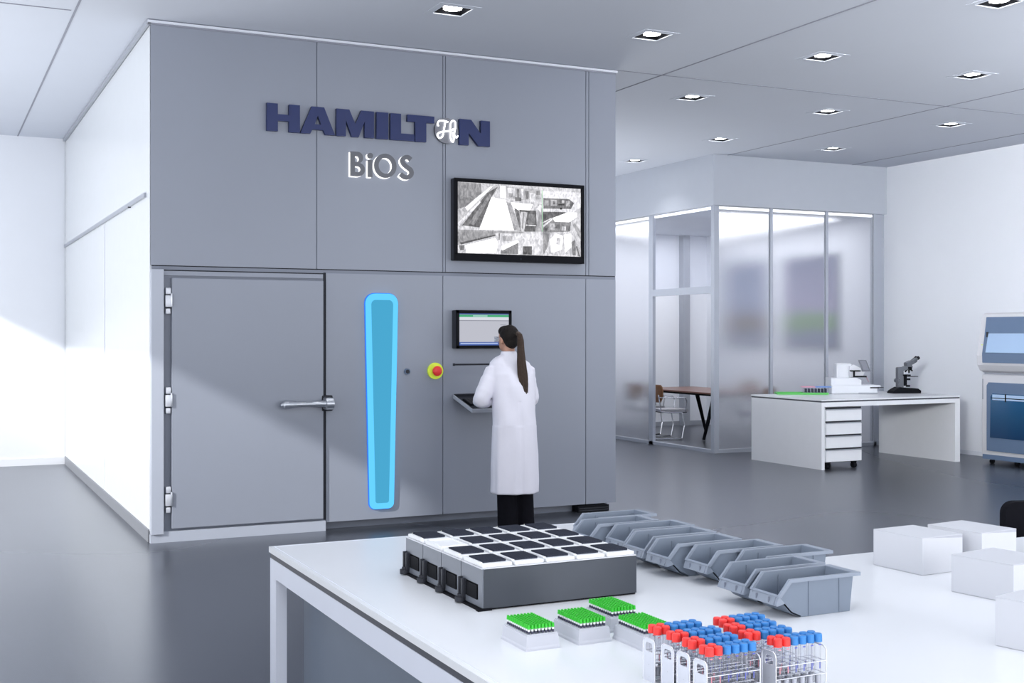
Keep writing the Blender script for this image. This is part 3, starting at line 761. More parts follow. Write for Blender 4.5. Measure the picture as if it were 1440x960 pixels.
BWELL = black_wells()
def make_plate(full):
    t_ = thing('sample_plate', 'x', 'plate', (0, 0, 0))
    w, d = .0475, .069
    MB().m(PLW).box(-w, w, -d, d, 0, .011, .003).box(-w-.001, -w+.008, -d+.02, d-.02, .009, .013).build('tray', t_)
    if full:
        q = [(-w+.010, -d+.019), (w-.014, -d+.019), (w-.009, -d+.025), (w-.009, d-.022), (w-.014, d-.017), (-w+.010, d-.017)]
        MB().m(BWELL).prism(q, 'z', .010, .0165).build('tube_block', t_)
        MB().m(mat('cream_tab', (.62, .63, .52), .5, noise=.03)).box(-w+.012, w-.012, d-.014, d-.009, .010, .015).build('edge_tab', t_)
    else:
        rr = MB().m(PLW).box(-w+.004, -w+.008, -d+.006, d-.006, .011, .014).box(w-.008, w-.004, -d+.006, d-.006, .011, .014).box(-w+.008, w-.008, -d+.006, -d+.010, .011, .014).box(-w+.008, w-.008, d-.010, d-.006, .011, .014)
        rr.build('tray_lip', t_)
    return t_
p0 = make_plate(True); pe = make_plate(False); used = False
colw = ['at the latch end', 'second from the latch end', 'third from the latch end', 'fourth from the latch end', 'at the end without latches']
for r_ in range(4):
    for c_ in range(5):
        loc = (CX0+.052+c_*.1035, CY0+CP*(r_+.5)-.002, T+.122)
        if (r_, c_) == (2, 0):
            pe.location = loc; pe['label'] = 'empty white plate without black tubes at the latch end of the third cassette'; pe['group'] = 'plates on the cassettes'; continue
        o = copy_tree(p0) if used else p0; used = True
        o.location = loc; o['label'] = 'white plate with black block on the %s cassette, %s' % (cn[r_], colw[c_]); o['group'] = 'plates on the cassettes'

# ---- green capped tube racks
def make_rack():
    t_ = thing('tube_rack', 'x', 'rack', (0, 0, 0))
    q = lambda w, d: [(-w, -d), (w, -d), (w, d), (-w, d)]
    rg = [[(x, y, z) for x, y in q(w, d)] for z, w, d in ((0, .0485, .0735), (.005, .0485, .0735), (.010, .0465, .0715), (.037, .0445, .0695))]
    MB().m(RACKP).loft(rg).build('base', t_)
    fr2 = MB().m(RACKP)
    fr2.box(-.042, .042, -.067, .067, .037, .040)
    fr2.build('top_grid', t_)
    return t_
rk = [((1.400, 2.792), 'white rack of green-capped tubes, leftmost on the bench'), ((1.549, 2.790), 'white rack of green-capped tubes, second from the left'),
      ((1.688, 2.868), 'white rack of green-capped tubes closest to the grey cassettes'), ((1.664, 2.668), 'white rack of green-capped tubes behind the red-capped tubes')]
rw = ['leftmost rack', 'second rack from the left', 'rack closest to the cassettes', 'rack behind the red-capped tubes']
r0 = make_rack()
gt = MB().m(SBARREL).cyl((0, 0, .0005), (0, 0, .007), .0031, 8).m(PLW).cyl((0, 0, .007), (0, 0, .0125), .0033, 8).m(GREEN).cone((0, 0, .0125), (0, 0, .023), .0041, .0032, 8)
gtube = gt.build('sample_tube', None, smooth='auto')
first = True
for i, ((x, y), lb) in enumerate(rk):
    o = r0 if i == 0 else copy_tree(r0)
    o.location = (x, y, T); o['label'] = lb; o['group'] = 'racks of green-capped tubes'
    rest = []
    for a in range(8):
        for c_ in range(12):
            loc = (x-.0343+a*.0098, y-.0605+c_*.0110, T+.0400)
            if i < 3 or a == 0:
                tt = gtube if first else gtube.copy()
                if not first: COL.objects.link(tt)
                first = False
                tt.location = loc
                if i < 3: tag(tt, 'small green-capped sample tube standing in the %s' % rw[i], 'tube', 'green-capped tubes in the %s' % rw[i])
                else: tag(tt, 'small green-capped tube in the left-hand edge row of the rack behind the red-capped tubes', 'tube', 'green-capped tubes, left row of the rear rack')
            else: rest.append(loc)
    if i == 3:
        mb = MB()
        for (lx, ly, lz) in rest:
            mb.m(SBARREL).cyl((lx, ly, lz+.0005), (lx, ly, lz+.007), .0031, 8).m(PLW).cyl((lx, ly, lz+.007), (lx, ly, lz+.0125), .0033, 8).m(GREEN).cone((lx, ly, lz+.0125), (lx, ly, lz+.023), .0041, .0032, 8)
        g_ = mb.build('sample_tubes', None, smooth='auto')
        tag(g_, 'block of remaining green-capped tubes filling the rack behind the red-capped tubes', 'tubes', None, 'stuff')

# ---- wire racks with red and blue capped tubes
WIRE = mat('bright_wire', (.72, .73, .78), .25, metal=.5, noise=.03)
PLATEM = mat('satin_end_plate', (.62, .64, .70), .35, metal=.25, noise=.04)
NPX = .0222; NPY = .0225
def make_wire_rack():
    t_ = thing('wire_tube_rack', 'x', 'rack', (0, 0, 0))
    Lx = 6*NPX+.006; Wy = 2*NPY+.004
    for k, xx in enumerate((-.003, Lx-.003)):
        # end plate with a handle opening, rounded top
        n = 8; out = [(0, 0), (Wy, 0)]+[(Wy-.012+.012*math.cos(R(90*i/n)), .086+.012*math.sin(R(90*i/n))) for i in range(n+1)]+[(.012-.012*math.sin(R(90*i/n)), .086+.012*math.cos(R(90*i/n))) for i in range(n+1)]
        hole = [(.012, .068), (Wy-.012, .068), (Wy-.010, .070), (Wy-.010, .082), (Wy-.014, .088), (.014, .088), (.010, .082), (.010, .070)]
        if k == 0:
            me = outline_mesh([out], .0015, PLATEM, PLATEM, holes=[hole])
            me.transform(Matrix.Rotation(R(90), 4, 'Z'))
            mesh_obj('end_plate', me, t_, (xx, 0, 0))
            ed = MB().m(WIRE).tube([(xx, 0, 0)]+[(xx, a, b_) for a, b_ in out[1:][::-1]]+[(xx, Wy, 0)], .0014, 6)
            ed.bm.free()
            e2 = MB().m(WIRE).tube([(xx, Wy, .0)]+[(xx, a, b_) for a, b_ in out[2:]]+[(xx, 0, 0)], .0016, 6).build('edge_wire', t_)
        else:
            MB().m(WIRE).tube([(xx, Wy, .0)]+[(xx, a, b_) for a, b_ in out[2:]]+[(xx, 0, 0)], .0016, 6).build('end_loop', t_)
    for zz in (.0665, .0385, .010):
        w = MB().m(WIRE)
        for yy_ in (0, NPY+.002, Wy): w.cyl((-.003, yy_, zz), (Lx-.003, yy_, zz), .0012, 6)
        for kx in range(7): w.cyl((kx*NPX, 0, zz), (kx*NPX, Wy, zz), .0009, 6)
        w.build('rail_tier', t_)
    MB().m(PLATEM).box(-.003, Lx-.003, 0, Wy, .001, .003).build('bottom_plate', t_)
    return t_
def make_tube(cm):
    b_ = MB().m(TGLASS)
    prof = [(.0, .0005), (.0035, .0015), (.006, .004), (.0072, .009), (.0075, .02), (.0075, .108)]
    rg = [[(r_*math.cos(2*math.pi*k/14), r_*math.sin(2*math.pi*k/14), z) for k in range(14)] for r_, z in prof[1:]]
    b_.loft(rg, close=False)
    b_.m(RACKP).cyl((0, 0, .012), (0, 0, .030), .0064, 12)
    b_.m(mat('tube_print_'+cm.name, (.65, .25, .3) if cm is REDC else (.10, .12, .45), .5)).box(-.0012, .0012, -.0079, -.0074, .045, .062).box(-.0035, .0035, -.0079, -.0070, .097, .0995)
    o = b_.build('capped_tube', None, smooth='auto')
    c_ = MB().m(cm).cone((0, 0, .104), (0, 0, .1195), .0099, .0097, 20).cone((0, 0, .1195), (0, 0, .122), .0097, .0082, 20).build('cap', o, smooth='auto')
    return o
w0 = make_wire_rack(); tr0, tb0 = make_tube(REDC), make_tube(BLUEC)
wr = [(1.508, 2.152, 'left', 'nearest'), (1.510, 2.220, 'left', 'second nearest'), (1.512, 2.286, 'left', 'third nearest'), (1.508, 2.357, 'left', 'farthest'),
      (1.688, 2.150, 'right', 'nearest'), (1.662, 2.222, 'right', 'second nearest'), (1.668, 2.286, 'right', 'third nearest'), (1.686, 2.352, 'right', 'farthest')]
fr1 = fb1 = True
for i, (x, y, side, dn) in enumerate(wr):
    o = w0 if i == 0 else copy_tree(w0)
    ox, oy = x-NPX*.5-.0015, y-NPY*.5-.002
    o.location = (ox, oy, T); o['label'] = 'bright wire rack of capped glass tubes, %s of the %s-hand four' % (dn, side); o['group'] = 'wire tube racks'
    for a in range(6):
        for c_ in range(2):
            red = a < 2
            src = tr0 if red else tb0
            if (red and fr1) or (not red and fb1): tt = src
            else: tt = copy_tree(src)
            if red: fr1 = False
            else: fb1 = False
            tt.location = (x+a*NPX, y+c_*NPY, T+.0035)
            cname = 'red' if red else 'blue'
            tag(tt, 'glass tube with %s cap in the %s wire rack of the %s-hand four' % (cname, dn, side), 'tube', '%s-capped tubes in the %s %s rack' % (cname, dn, side))

# ---- grey bins
def make_bin():
    t_ = thing('storage_bin', 'x', 'bin', (0, 0, 0))
    w = .0625; H = .108
    side = [(.026, .043), (.055, .014), (.088, .0), (.262, .0), (.275, H), (.052, H), (.018, .066)]
    b_ = MB().m(BINC)
    b_.prism(side, 'y', -w+.003, -w+.0055).prism(side, 'y', w-.0055, w-.003)
    b_.box(.086, .264, -w+.004, w-.004, 0, .003)
    b_.prism([(.262, .0), (.265, .0), (.278, H), (.275, H)], 'y', -w+.003, w-.003)
    b_.prism([(.086, .0), (.090, .003), (.058, .017), (.030, .045), (.026, .043), (.054, .014)], 'y', -w+.003, w-.003)
    for xx in (.115, .225): b_.box(xx, xx+.004, -w+.0005, -w+.003, .002, H-.004).box(xx, xx+.004, w-.003, w-.0005, .002, H-.004)
    b_.box(.10, .103, -w+.006, -w+.009, .01, H-.01).box(.10, .103, w-.009, w-.006, .01, H-.01)
    b_.build('body', t_)
    r = MB().m(BINR)
    path_ = [(.008, .066), (.045, H+.001), (.300, H+.001)]
    for sy in (-1, 1):
        y0_, y1_ = sorted((sy*(w-.005), sy*(w+.004)))
        r.prism([(.006, .064), (.014, .060), (.052, H-.008), (.300, H-.008), (.300, H+.002), (.046, H+.002)], 'y', y0_, y1_)
    r.box(.276, .300, -w-.002, w+.002, H-.006, H+.002, .001)
    r.prism([(.006, .064), (.014, .060), (.020, .060), (.014, .068)], 'y', -w-.002, w+.002)
    r.build('rim', t_)
    l = MB().m(BINR).prism([(.008, .063), (.012, .063), (.004, .040), (-.002, .040)], 'y', -w-.001+.012, w-.011)
    l.m(BINR).prism([(.014, .062), (.030, .044), (.004, .038), (.000, .040), (.008, .063)], 'y', -w-.001, -w+.010).prism([(.014, .062), (.030, .044), (.004, .038), (.000, .040), (.008, .063)], 'y', w-.010, w+.001)
    l.m(BINR).prism([(-.002, .040), (.012, .038), (.032, .043), (.012, .046)], 'y', -w+.002, w-.002)
    l.m(PANEL_D).box(-.0018, .004, -.030, -.028, .045, .060).box(-.0018, .004, .026, .028, .045, .060)
    l.build('label_holder', t_)
    return t_
bins = [(2.215, 4.000, 'farthest of the row'), (2.138, 3.866, 'second from the far end'), (2.192, 3.714, 'third from the far end'), (2.174, 3.555, 'fourth from the far end'),
        (2.165, 3.395, 'fifth from either end, mid row'), (2.210, 3.236, 'fourth from the near end'), (2.290, 3.088, 'pushed back, third from the near end'), (2.132, 2.938, 'second from the near end'), (2.125, 2.777, 'nearest of the row')]
n0 = make_bin()
for i, (x, y, w_) in enumerate(bins):
    o = n0 if i == 0 else copy_tree(n0)
    o.location = (x, y, T+.0005); o['label'] = 'empty blue-grey open-front storage bin on the bench, %s' % w_; o['group'] = 'open-front storage bins'

# ---- white cartons
def carton(c0, ex, lenx, leny, h_, label, flap=True):
    """c0 near-left bottom corner, ex rotation"""
    t_ = thing('carton', label, 'box', (c0[0], c0[1], T+.0005), ex, 'white cartons on the bench')
    MB().m(CARD).box(0, lenx, 0, leny, 0, h_-.002, .002).build('box_body', t_)
    MB().m(CARD).box(-.0005, lenx+.0005, 0, leny, h_-.002, h_, .0008).build('lid', t_)
    MB().m(mat('carton_fold', (.42, .43, .48), .7, noise=.03)).prism([(.02, h_-.0015), (lenx-.002, h_-.012), (lenx-.002, h_-.0015)], 'y', -.0006, .001).build('lid_fold', t_)
carton((2.955, 3.010), R(3), .190, .218, .123, 'closed white carton nearest the grey bins')
carton((3.212, 3.000), R(6), .185, .225, .123, 'closed white carton behind, farthest to the right at the bench edge')
carton((2.885, 2.575), R(8), .210, .215, .115, 'closed white carton in the middle of the carton group')
carton((2.505, 2.060), R(13), .21, .20, .125, 'closed white carton nearest the camera at the right edge')

# ---- office chair behind the bench
ch = thing('office_chair', 'black upholstered chair back showing behind the bench at the right edge', 'chair', (4.58, 3.87, 0), R(-20))
def rr2(w, z0, z1, r, n=8):
    pts = []
    for sx_, sz_, a0 in ((1, 1, 0), (-1, 1, 90), (-1, -1, 180), (1, -1, 270)):
        for k in range(n+1):
            a = R(a0+90*k/n); pts.append((sx_*(w-r)+r*math.cos(a), (z1-r if sz_ > 0 else z0+r)+r*math.sin(a)))
    return pts
bk = MB().m(BLACKC).prism(rr2(.24, .50, .90, .055), 'y', -.03, .02).build('backrest', ch)
MB().m(BLACKC).box(-.24, .24, .0, .46, .42, .49, .03).build('seat', ch)
MB().m(BLACKP).cyl((0, .23, .08), (0, .23, .42), .03).box(-.03, .03, -.06, -.03, .38, .75).box(-.03, .03, -.06, .2, .38, .40).build('column', ch)
st = MB().m(BLACKP)
for k in range(5):
    a = R(72*k); st.cone((0, .23, .10), (.28*math.cos(a), .23+.28*math.sin(a), .07), .025, .016, 10)
st.build('star_base', ch)
for k in range(5):
    a = R(72*k); p = (.28*math.cos(a), .23+.28*math.sin(a), .03)
    MB().m(BLACKP).cyl((p[0]-.02, p[1], .03), (p[0]+.02, p[1], .03), .03, 14).build('castor', ch)

# ------------------------------------------------------------------ far desk
DX0, DX1, DY0, DY1 = 9.80, 12.08, 11.64, 13.04
DO = (DX0, DY0, 0)
dk = thing('work_desk', 'white panel-ended desk with thin dark edge by the glass meeting room', 'desk', DO)
DWH = mat('desk_white', (.84, .855, .89), .4, noise=.02)
MB().m(BENCH).box(DX0, DX1, DY0, DY1, .838, .857).build('desktop', dk, off=DO)
MB().m(BENCH_D).box(DX0+.006, DX1-.006, DY0+.006, DY1-.006, .820, .838).build('edge_band', dk, off=DO)
MB().m(DWH).box(DX0+.003, DX0+.05, DY0+.003, DY1-.003, 0, .820).build('side_panel', dk, off=DO)
MB().m(DWH).box(DX1-.09, DX1-.003, DY0+.003, DY1-.003, 0, .820).build('side_panel', dk, off=DO)
MB().m(DWH).box(DX0+.05, DX1-.09, DY0+.003, DY0+.04, .765, .820).build('apron', dk, off=DO)
MB().m(DWH).box(DX0+.05, DX1-.09, DY1-.04, DY1-.003, .765, .820).build('apron', dk, off=DO)
pd = thing('drawer_pedestal', 'white four-drawer pedestal on black castors under the desk', 'drawer unit', (9.885, DY0+.02, 0))
PW = .565
MB().m(DWH).box(0, PW, .02, .62, .085, .755).build('carcass', pd)
for k in range(4):
    z0_ = .09+k*.166
    d_ = MB().m(DWH).box(.004, PW-.004, 0, .02, z0_, z0_+.142, .003).m(GAP).box(.006, PW-.006, .008, .02, z0_+.142, z0_+.166).build('drawer', pd)
    MB().m(GREYT).box(.004, PW-.004, -.010, .006, z0_+.134, z0_+.146, .002).build('handle', d_)
for xx in (.07, PW-.07):
    for yy_ in (.07, .55):
        MB().m(BLACKP).cyl((xx-.025, yy_, .032), (xx+.025, yy_, .032), .032, 16).box(xx-.03, xx+.03, yy_-.02, yy_+.02, .06, .086).build('castor', pd)

# microscope, built facing local +x, turned to show its profile
ms = thing('microscope', 'black and grey laboratory microscope on the white desk', 'microscope', (11.88, 12.44, .857), -YAW+R(8))
MG = mat('microscope_grey', (.12, .13, .15), .4, metal=.3, noise=.1, nscale=20)
MB().m(BLACKP).prism([(-.20, 0), (.20, 0), (.205, .035), (.16, .065), (.07, .07), (-.09, .085), (-.14, .06), (-.19, .03)], 'y', -.09, .09).build('base', ms)
MB().m(MG).prism([(-.10, .08), (-.02, .08), (-.02, .30), (.06, .325), (.11, .35), (.10, .39), (-.02, .355), (-.09, .35), (-.10, .34)], 'y', -.035, .035).build('arm', ms)
MB().m(MG).prism([(.02, .37), (.10, .385), (.165, .42), (.175, .45), (.13, .44), (.09, .44), (.02, .41)], 'y', -.045, .045).build('head', ms)
for yy_ in (-.032, .032):
    MB().m(MG).cone((.12, yy_, .425), (.185, yy_, .475), .022, .020, 14).m(BLACKP).cone((.175, yy_, .465), (.20, yy_, .485), .024, .022, 14).build('eyepiece', ms, smooth='auto')
MB().m(BLACKP).cyl((.07, 0, .355), (.07, 0, .325), .045, 20).build('nosepiece', ms, smooth='auto')
for a in (-40, 10, 60):
    MB().m(BLACKP).cone((.07+.02*math.sin(R(a)), 0, .33), (.07+.07*math.sin(R(a)), .02, .33-.06*math.cos(R(a))), .014, .009, 12).build('objective', ms, smooth='auto')
MB().m(BLACKP).box(-.03, .07, -.06, .06, .235, .252).box(.02, .17, -.07, .02, .222, .230).box(-.02, .03, -.03, .03, .10, .24).build('stage', ms)
MB().m(BLACKP).cyl((.06, 0, .175), (.06, 0, .20), .03, 16).cyl((.06, 0, .085), (.06, 0, .11), .028, 16).box(.0, .06, -.012, .012, .18, .195).build('condenser', ms, smooth='auto')
for sy in (-1, 1): MB().m(MG).cyl((-.08, sy*.036, .17), (-.08, sy*.07, .17), .030, 20).cyl((-.08, sy*.07, .17), (-.08, sy*.085, .17), .015, 16).build('focus_knob', ms, smooth='auto')

# analyser
an = thing('benchtop_analyser', 'white benchtop analyser with tilted touch screen and black stage arms', 'analyser', (11.22, 12.62, .857), -YAW); an.scale = (.86, .86, .92)
AW = mat('analyser_white', (.68, .70, .745), .35, noise=.02)
MB().m(AW).box(-.42, .30, -.10, .25, 0, .13, .02).prism([(-.42, .10), (.05, .10), (.05, .20), (-.02, .23), (-.42, .23)], 'y', -.08, .25).build('base_housing', an)
MB().m(AW).box(-.30, -.06, .05, .25, .20, .44, .03).prism([(-.10, .24), (.10, .24), (.14, .34), (-.04, .42), (-.10, .40)], 'y', .02, .20).build('tower', an)
tbt = MB().m(mat('screen_back_grey', (.13, .14, .17), .4, noise=.05)).prism([(.02, .49), (.145, .49), (.215, .32), (.085, .32)], 'y', -.015, .0).build('touch_screen', an)
MB().m(emission('tablet_grey', (.26, .28, .35), 1)).prism([(.050, .472), (.135, .472), (.185, .345), (.100, .345)], 'y', -.017, -.015).build('display', tbt)
MB().m(BLACKP).box(-.10, .045, -.06, .05, .322, .340).box(-.05, -.035, -.03, .05, .25, .33).box(-.05, .14, -.06, .05, .238, .258).build('stage_arm', an)
MB().m(mat('pink_grey', (.45, .36, .40), .5, noise=.05)).cone((.14, -.02, .25), (.18, -.03, .17), .014, .009, 10).build('probe', an, smooth='auto')
MB().m(AW).box(.17, .34, -.12, .0, .10, .125, .006).m(BLACKP).box(.18, .31, -.125, -.02, .083, .097).box(.29, .39, -.10, -.06, .088, .096).build('slide_tray', an)
MB().m(GREYT).box(.0, .29, -.103, -.099, .005, .02).build('base_strip', an)

gr = thing('tube_tray', 'flat bright green tray lying on the far desk', 'tray', (10.50, 12.78, .857), -YAW-R(4))
GRN = mat('tray_green', (.10, .50, .10), .4, noise=.05)
MB().m(GRN).box(-.40, .27, -.13, .13, 0, .014, .003).build('tray_base', gr)
MB().m(GRN).box(-.40, .27, -.13, -.12, .014, .026).box(-.40, .27, .12, .13, .014, .026).box(-.40, -.39, -.12, .12, .014, .026).box(.26, .27, -.12, .12, .014, .026).build('tray_rim', gr)
bxr = thing('tube_box', 'small clear box of tubes with pink and blue lid on the green tray', 'box', (10.62, 12.73, .8722), -YAW-R(4))
MB().m(RACKP).box(-.16, .16, -.08, .08, 0, .008).build('base', bxr)
MB().m(CLEAR).box(-.16, .16, -.08, .08, .008, .078).build('clear_wall', bxr)
MB().m(mat('pink_lid', (.70, .30, .42), .5, noise=.05)).box(-.19, -.02, -.085, .085, .078, .088).m(mat('blue_lid', (.12, .25, .62), .5, noise=.05)).box(-.02, .19, -.085, .085, .078, .088).build('lid', bxr)
mvn = MB().m(SBARREL)
for k in range(7): mvn.cyl((-.13+k*.043, -.03, .008), (-.13+k*.043, -.03, .06), .011, 8).cyl((-.13+k*.043, .03, .008), (-.13+k*.043, .03, .06), .011, 8)
mvn.build('inner_tubes', bxr)

# ------------------------------------------------------------------ right-hand instrument
IO = (12.20, 11.40, 0)
ins = thing('safety_cabinet', 'tall white and blue two-tier laboratory instrument standing at the right wall', 'instrument', IO)
INW = mat('instrument_pearl', (.66, .66, .69), .35, noise=.02)
INB = mat('instrument_blue_grey', (.13, .19, .30), .4, noise=.04)
def window_mat(name, top, bot, zlo, zhi):
    m = mat(name, bot, .08, spec=.8)
    nt = m.node_tree; b_ = nt.nodes['Principled BSDF']
    tc = nt.nodes.new('ShaderNodeTexCoord'); sx = nt.nodes.new('ShaderNodeSeparateXYZ'); mr = nt.nodes.new('ShaderNodeMapRange'); cr = nt.nodes.new('ShaderNodeValToRGB')
    mr.inputs[1].default_value = zlo; mr.inputs[2].default_value = zhi
    cr.color_ramp.elements[0].color = (*bot, 1); cr.color_ramp.elements[1].color = (*top, 1)
    nt.links.new(tc.outputs['Object'], sx.inputs[0]); nt.links.new(sx.outputs[2], mr.inputs[0]); nt.links.new(mr.outputs[0], cr.inputs[0]); nt.links.new(cr.outputs[0], b_.inputs['Base Color'])
    return m
WU = window_mat('upper_blue_glass', (.36, .50, .72), (.42, .58, .80), 1.30, 1.75); WL = window_mat('lower_navy_glass', (.02, .10, .22), (.008, .045, .12), .35, .8)
yA, yB = -1.75, 0
MB().m(INW).prism([(.08, 1.925), (.62, 1.925), (.62, 1.16), (.05, 1.16), (-.03, 1.19), (-.075, 1.26), (-.085, 1.38), (-.05, 1.55), (-.01, 1.80), (.02, 1.905)], 'y', yA, yB).build('upper_housing', ins)
lw_ = MB().m(INW).box(.0, .62, yA, yB, .10, 1.14, .02).m(INB).box(-.004, .62, yA+.02, yB-.02, .06, .12).build('lower_housing', ins)
MB().m(GREYT).box(.03, .60, yA+.02, yB-.02, 1.13, 1.165).build('joint', ins)
# upper visor frame, window
MB().m(INB).prism([(-.012, 1.86), (-.05, 1.60), (-.088, 1.40), (-.082, 1.29), (-.094, 1.29), (-.10, 1.40), (-.062, 1.60), (-.022, 1.87)], 'y', yA+.1, yB-.10).build('upper_visor', ins)
MB().m(WU).prism([(-.038, 1.70), (-.064, 1.58), (-.098, 1.42), (-.106, 1.42), (-.072, 1.58), (-.044, 1.70)], 'y', yA+.2, yB-.16).build('upper_window', ins)
MB().m(DARKP).box(-.06, -.04, yB-.16, yB-.13, 1.44, 1.68).build('visor_hinge', ins)
vz = MB().m(INB).prism([(yA+.1, .17), (yB-.10, .17), (yB-.10, 1.0), (yB-.13, 1.04), (yA+.13, 1.04), (yA+.1, 1.0)], 'x', -.02, .0).build('lower_visor', ins)
MB().m(WL).prism([(yA+.16, .34), (yB-.16, .34), (yB-.17, .86), (yB-.20, .90), (yA+.2, .90), (yA+.16, .86)], 'x', -.026, -.02).build('lower_window', ins)
MB().m(WU).box(-.029, -.026, yA+.2, yB-.20, .82, .89).m(BLACKP).box(-.031, -.029, yA+.2, yB-.18, .84, .85).box(-.031, -.029, yB-.42, yB-.40, .80, .90).build('window_reveal', ins)
MB().m(YEL).cyl((-.052, yB-.06, 1.50), (-.058, yB-.06, 1.50), .022, 16).build('warning_sticker', ins)
MB().m(GREYT).box(-.006, .0, yB-.03, yB-.015, .82, 1.08).build('side_grip', ins)
for yy_ in (-.1, -.5, -1.6):
    for xx in (.08, .52): MB().m(BLACKP).cyl((xx, yy_-.02, .028), (xx, yy_+.02, .028), .028, 14).box(xx-.015, xx+.015, yy_-.012, yy_+.012, .04, .07).build('castor', ins)

# ------------------------------------------------------------------ meeting room furniture
tb = thing('meeting_table', 'dark wooden meeting table on slanted black legs inside the glass room', 'table', (11.40, 16.4, 0))
MB().m(WOODD).box(-.55, .55, -1.15, 1.15, .725, .75, .006).build('tabletop', tb)
MB().m(BLACKP).box(-.45, .45, -1.0, 1.0, .69, .724).build('underframe', tb)
for sx_ in (-1, 1):
    for sy in (-1, 1):
        a = Vector((sx_*.42, sy*.86, .70)); c_ = Vector((sx_*.52, sy*.72, 0.012))
        MB().m(BLACKP).cone(tuple(c_), tuple(a), .024, .038, 10).build('leg', tb, smooth='auto')
def make_mchair():
    t_ = thing('meeting_chair', 'x', 'chair', (0, 0, 0), 0, 'wooden-backed chairs around the meeting table')
    b_ = MB().m(WOOD)     # faces +x ; back shell curved
    n = 14; vo = []
    for layer in (0, .012):
        rg_ = []
        for i in range(n+1):
            a = -1+2*i/n
            for z, k in ((.58, .70), (.66, .92), (.75, 1.0), (.83, .96), (.86, .86)):
                rg_.append(b_.bm.verts.new((-.24+.07*(a*k)**2-layer-(z-.6)*.12, a*.235*k, z)))
        vo.append(rg_)
    fs = []
    for L_ in range(2):
        for i in range(n):
            for j in range(4):
                q = [vo[L_][i*5+j], vo[L_][(i+1)*5+j], vo[L_][(i+1)*5+j+1], vo[L_][i*5+j+1]]
                fs.append(b_.bm.faces.new(q if L_ else q[::-1]))
    per = [i*5 for i in range(n+1)]+[n*5+j for j in range(1, 5)]+[i*5+4 for i in range(n-1, -1, -1)]+[j for j in range(3, 0, -1)]
    for i in range(len(per)):
        a, c_ = per[i], per[(i+1) % len(per)]
        fs.append(b_.bm.faces.new((vo[0][a], vo[0][c_], vo[1][c_], vo[1][a])))
    bmesh.ops.recalc_face_normals(b_.bm, faces=fs)
    b_.build('backrest', t_, smooth=True)
    MB().m(CUSH).prism([(-.22, -.20), (.18, -.24), (.24, -.20), (.24, .20), (.18, .24), (-.22, .20)], 'z', .435, .475).m(BLACKP).prism([(-.21, -.19), (.17, -.22), (.22, -.19), (.22, .19), (.17, .22), (-.21, .19)], 'z', .42, .435).build('seat', t_)
    f = MB().m(CHROME)
    for sy in (-1, 1):
        f.tube([(-.25, sy*.18, .70), (-.22, sy*.22, .44), (-.10, sy*.235, .425), (.12, sy*.235, .425), (.16, sy*.235, .22), (.12, sy*.235, .02), (-.26, sy*.235, .015)], .010, 8)
        f.tube([(-.25, sy*.21, .66), (-.18, sy*.27, .665), (.16, sy*.27, .655), (.19, sy*.26, .60), (.17, sy*.235, .43)], .009, 8)
    f.tube([(-.26, -.235, .015), (-.28, -.15, .015), (-.28, .15, .015), (-.26, .235, .015)], .010, 8)
    f.tube([(-.10, -.235, .425), (-.10, .235, .425)], .009, 8)
    f.build('sled_frame', t_, smooth='auto')
    return t_
m0 = make_mchair()
mch = [(10.60, 16.22, R(-12), 'wooden-backed chair on chrome sled frame seen through the open doorway'),
       (10.66, 17.02, R(5), 'wooden-backed chair partly hidden behind the doorway post, blurred by left frosted pane'),
       (11.32, 14.92, R(120), 'wooden-backed chair nearest the desk, blurred behind the front frosted pane'),
       (12.22, 16.55, R(180), 'wooden-backed chair on the far side of the meeting table, blurred behind frosted glass')]
for i, (x, y, rz, lb) in enumerate(mch):
    o = m0 if i == 0 else copy_tree(m0)
    o.location = (x, y, 0); o.rotation_euler = (0, 0, rz); o['label'] = lb

def picture(y0, y1, lb, cols, band):
    t_ = thing('framed_picture', lb, 'picture', (12.885, (y0+y1)/2, 1.41), 0, 'pictures on the meeting room wall')
    w = (y1-y0)/2
    MB().m(GREYT).box(-.02, .0, -w, w, 0, 1.52).build('frame', t_)
    m = bpy.data.materials.new('picture_print'); m.use_nodes = True; nt = m.node_tree; b_ = nt.nodes['Principled BSDF']; b_.inputs['Roughness'].default_value = .6
    tc = nt.nodes.new('ShaderNodeTexCoord'); sx = nt.nodes.new('ShaderNodeSeparateXYZ'); cr = nt.nodes.new('ShaderNodeValToRGB'); ns = nt.nodes.new('ShaderNodeTexNoise'); ns.inputs['Scale'].default_value = 2.5
    ad = nt.nodes.new('ShaderNodeMath'); ad.operation = 'MULTIPLY_ADD'; ad.inputs[1].default_value = .10
    nt.links.new(tc.outputs['Object'], sx.inputs[0]); nt.links.new(tc.outputs['Object'], ns.inputs['Vector'])
    dv = nt.nodes.new('ShaderNodeMath'); dv.operation = 'DIVIDE'; dv.inputs[1].default_value = 1.6
    nt.links.new(sx.outputs[2], dv.inputs[0]); nt.links.new(ns.outputs['Fac'], ad.inputs[0]); nt.links.new(dv.outputs[0], ad.inputs[2]); nt.links.new(ad.outputs[0], cr.inputs[0])
    e = cr.color_ramp.elements; e[0].position = 0; e[0].color = (*cols[0], 1); e[1].position = 1; e[1].color = (*cols[1], 1)
    for p_, c_ in ((.20, cols[0]), (.27, band), (.38, band), (.45, cols[2])):
        q = e.new(p_); q.color = (*c_, 1)
    nt.links.new(cr.outputs[0], b_.inputs['Base Color'])
    MB().m(m).box(-.023, -.02, -w+.03, w-.03, .03, 1.49).build('print', t_)
picture(14.89, 16.26, 'right-hand framed picture with green band behind the frosted glass', ((.20, .22, .30), (.13, .14, .22), (.30, .28, .40)), (.18, .28, .16))
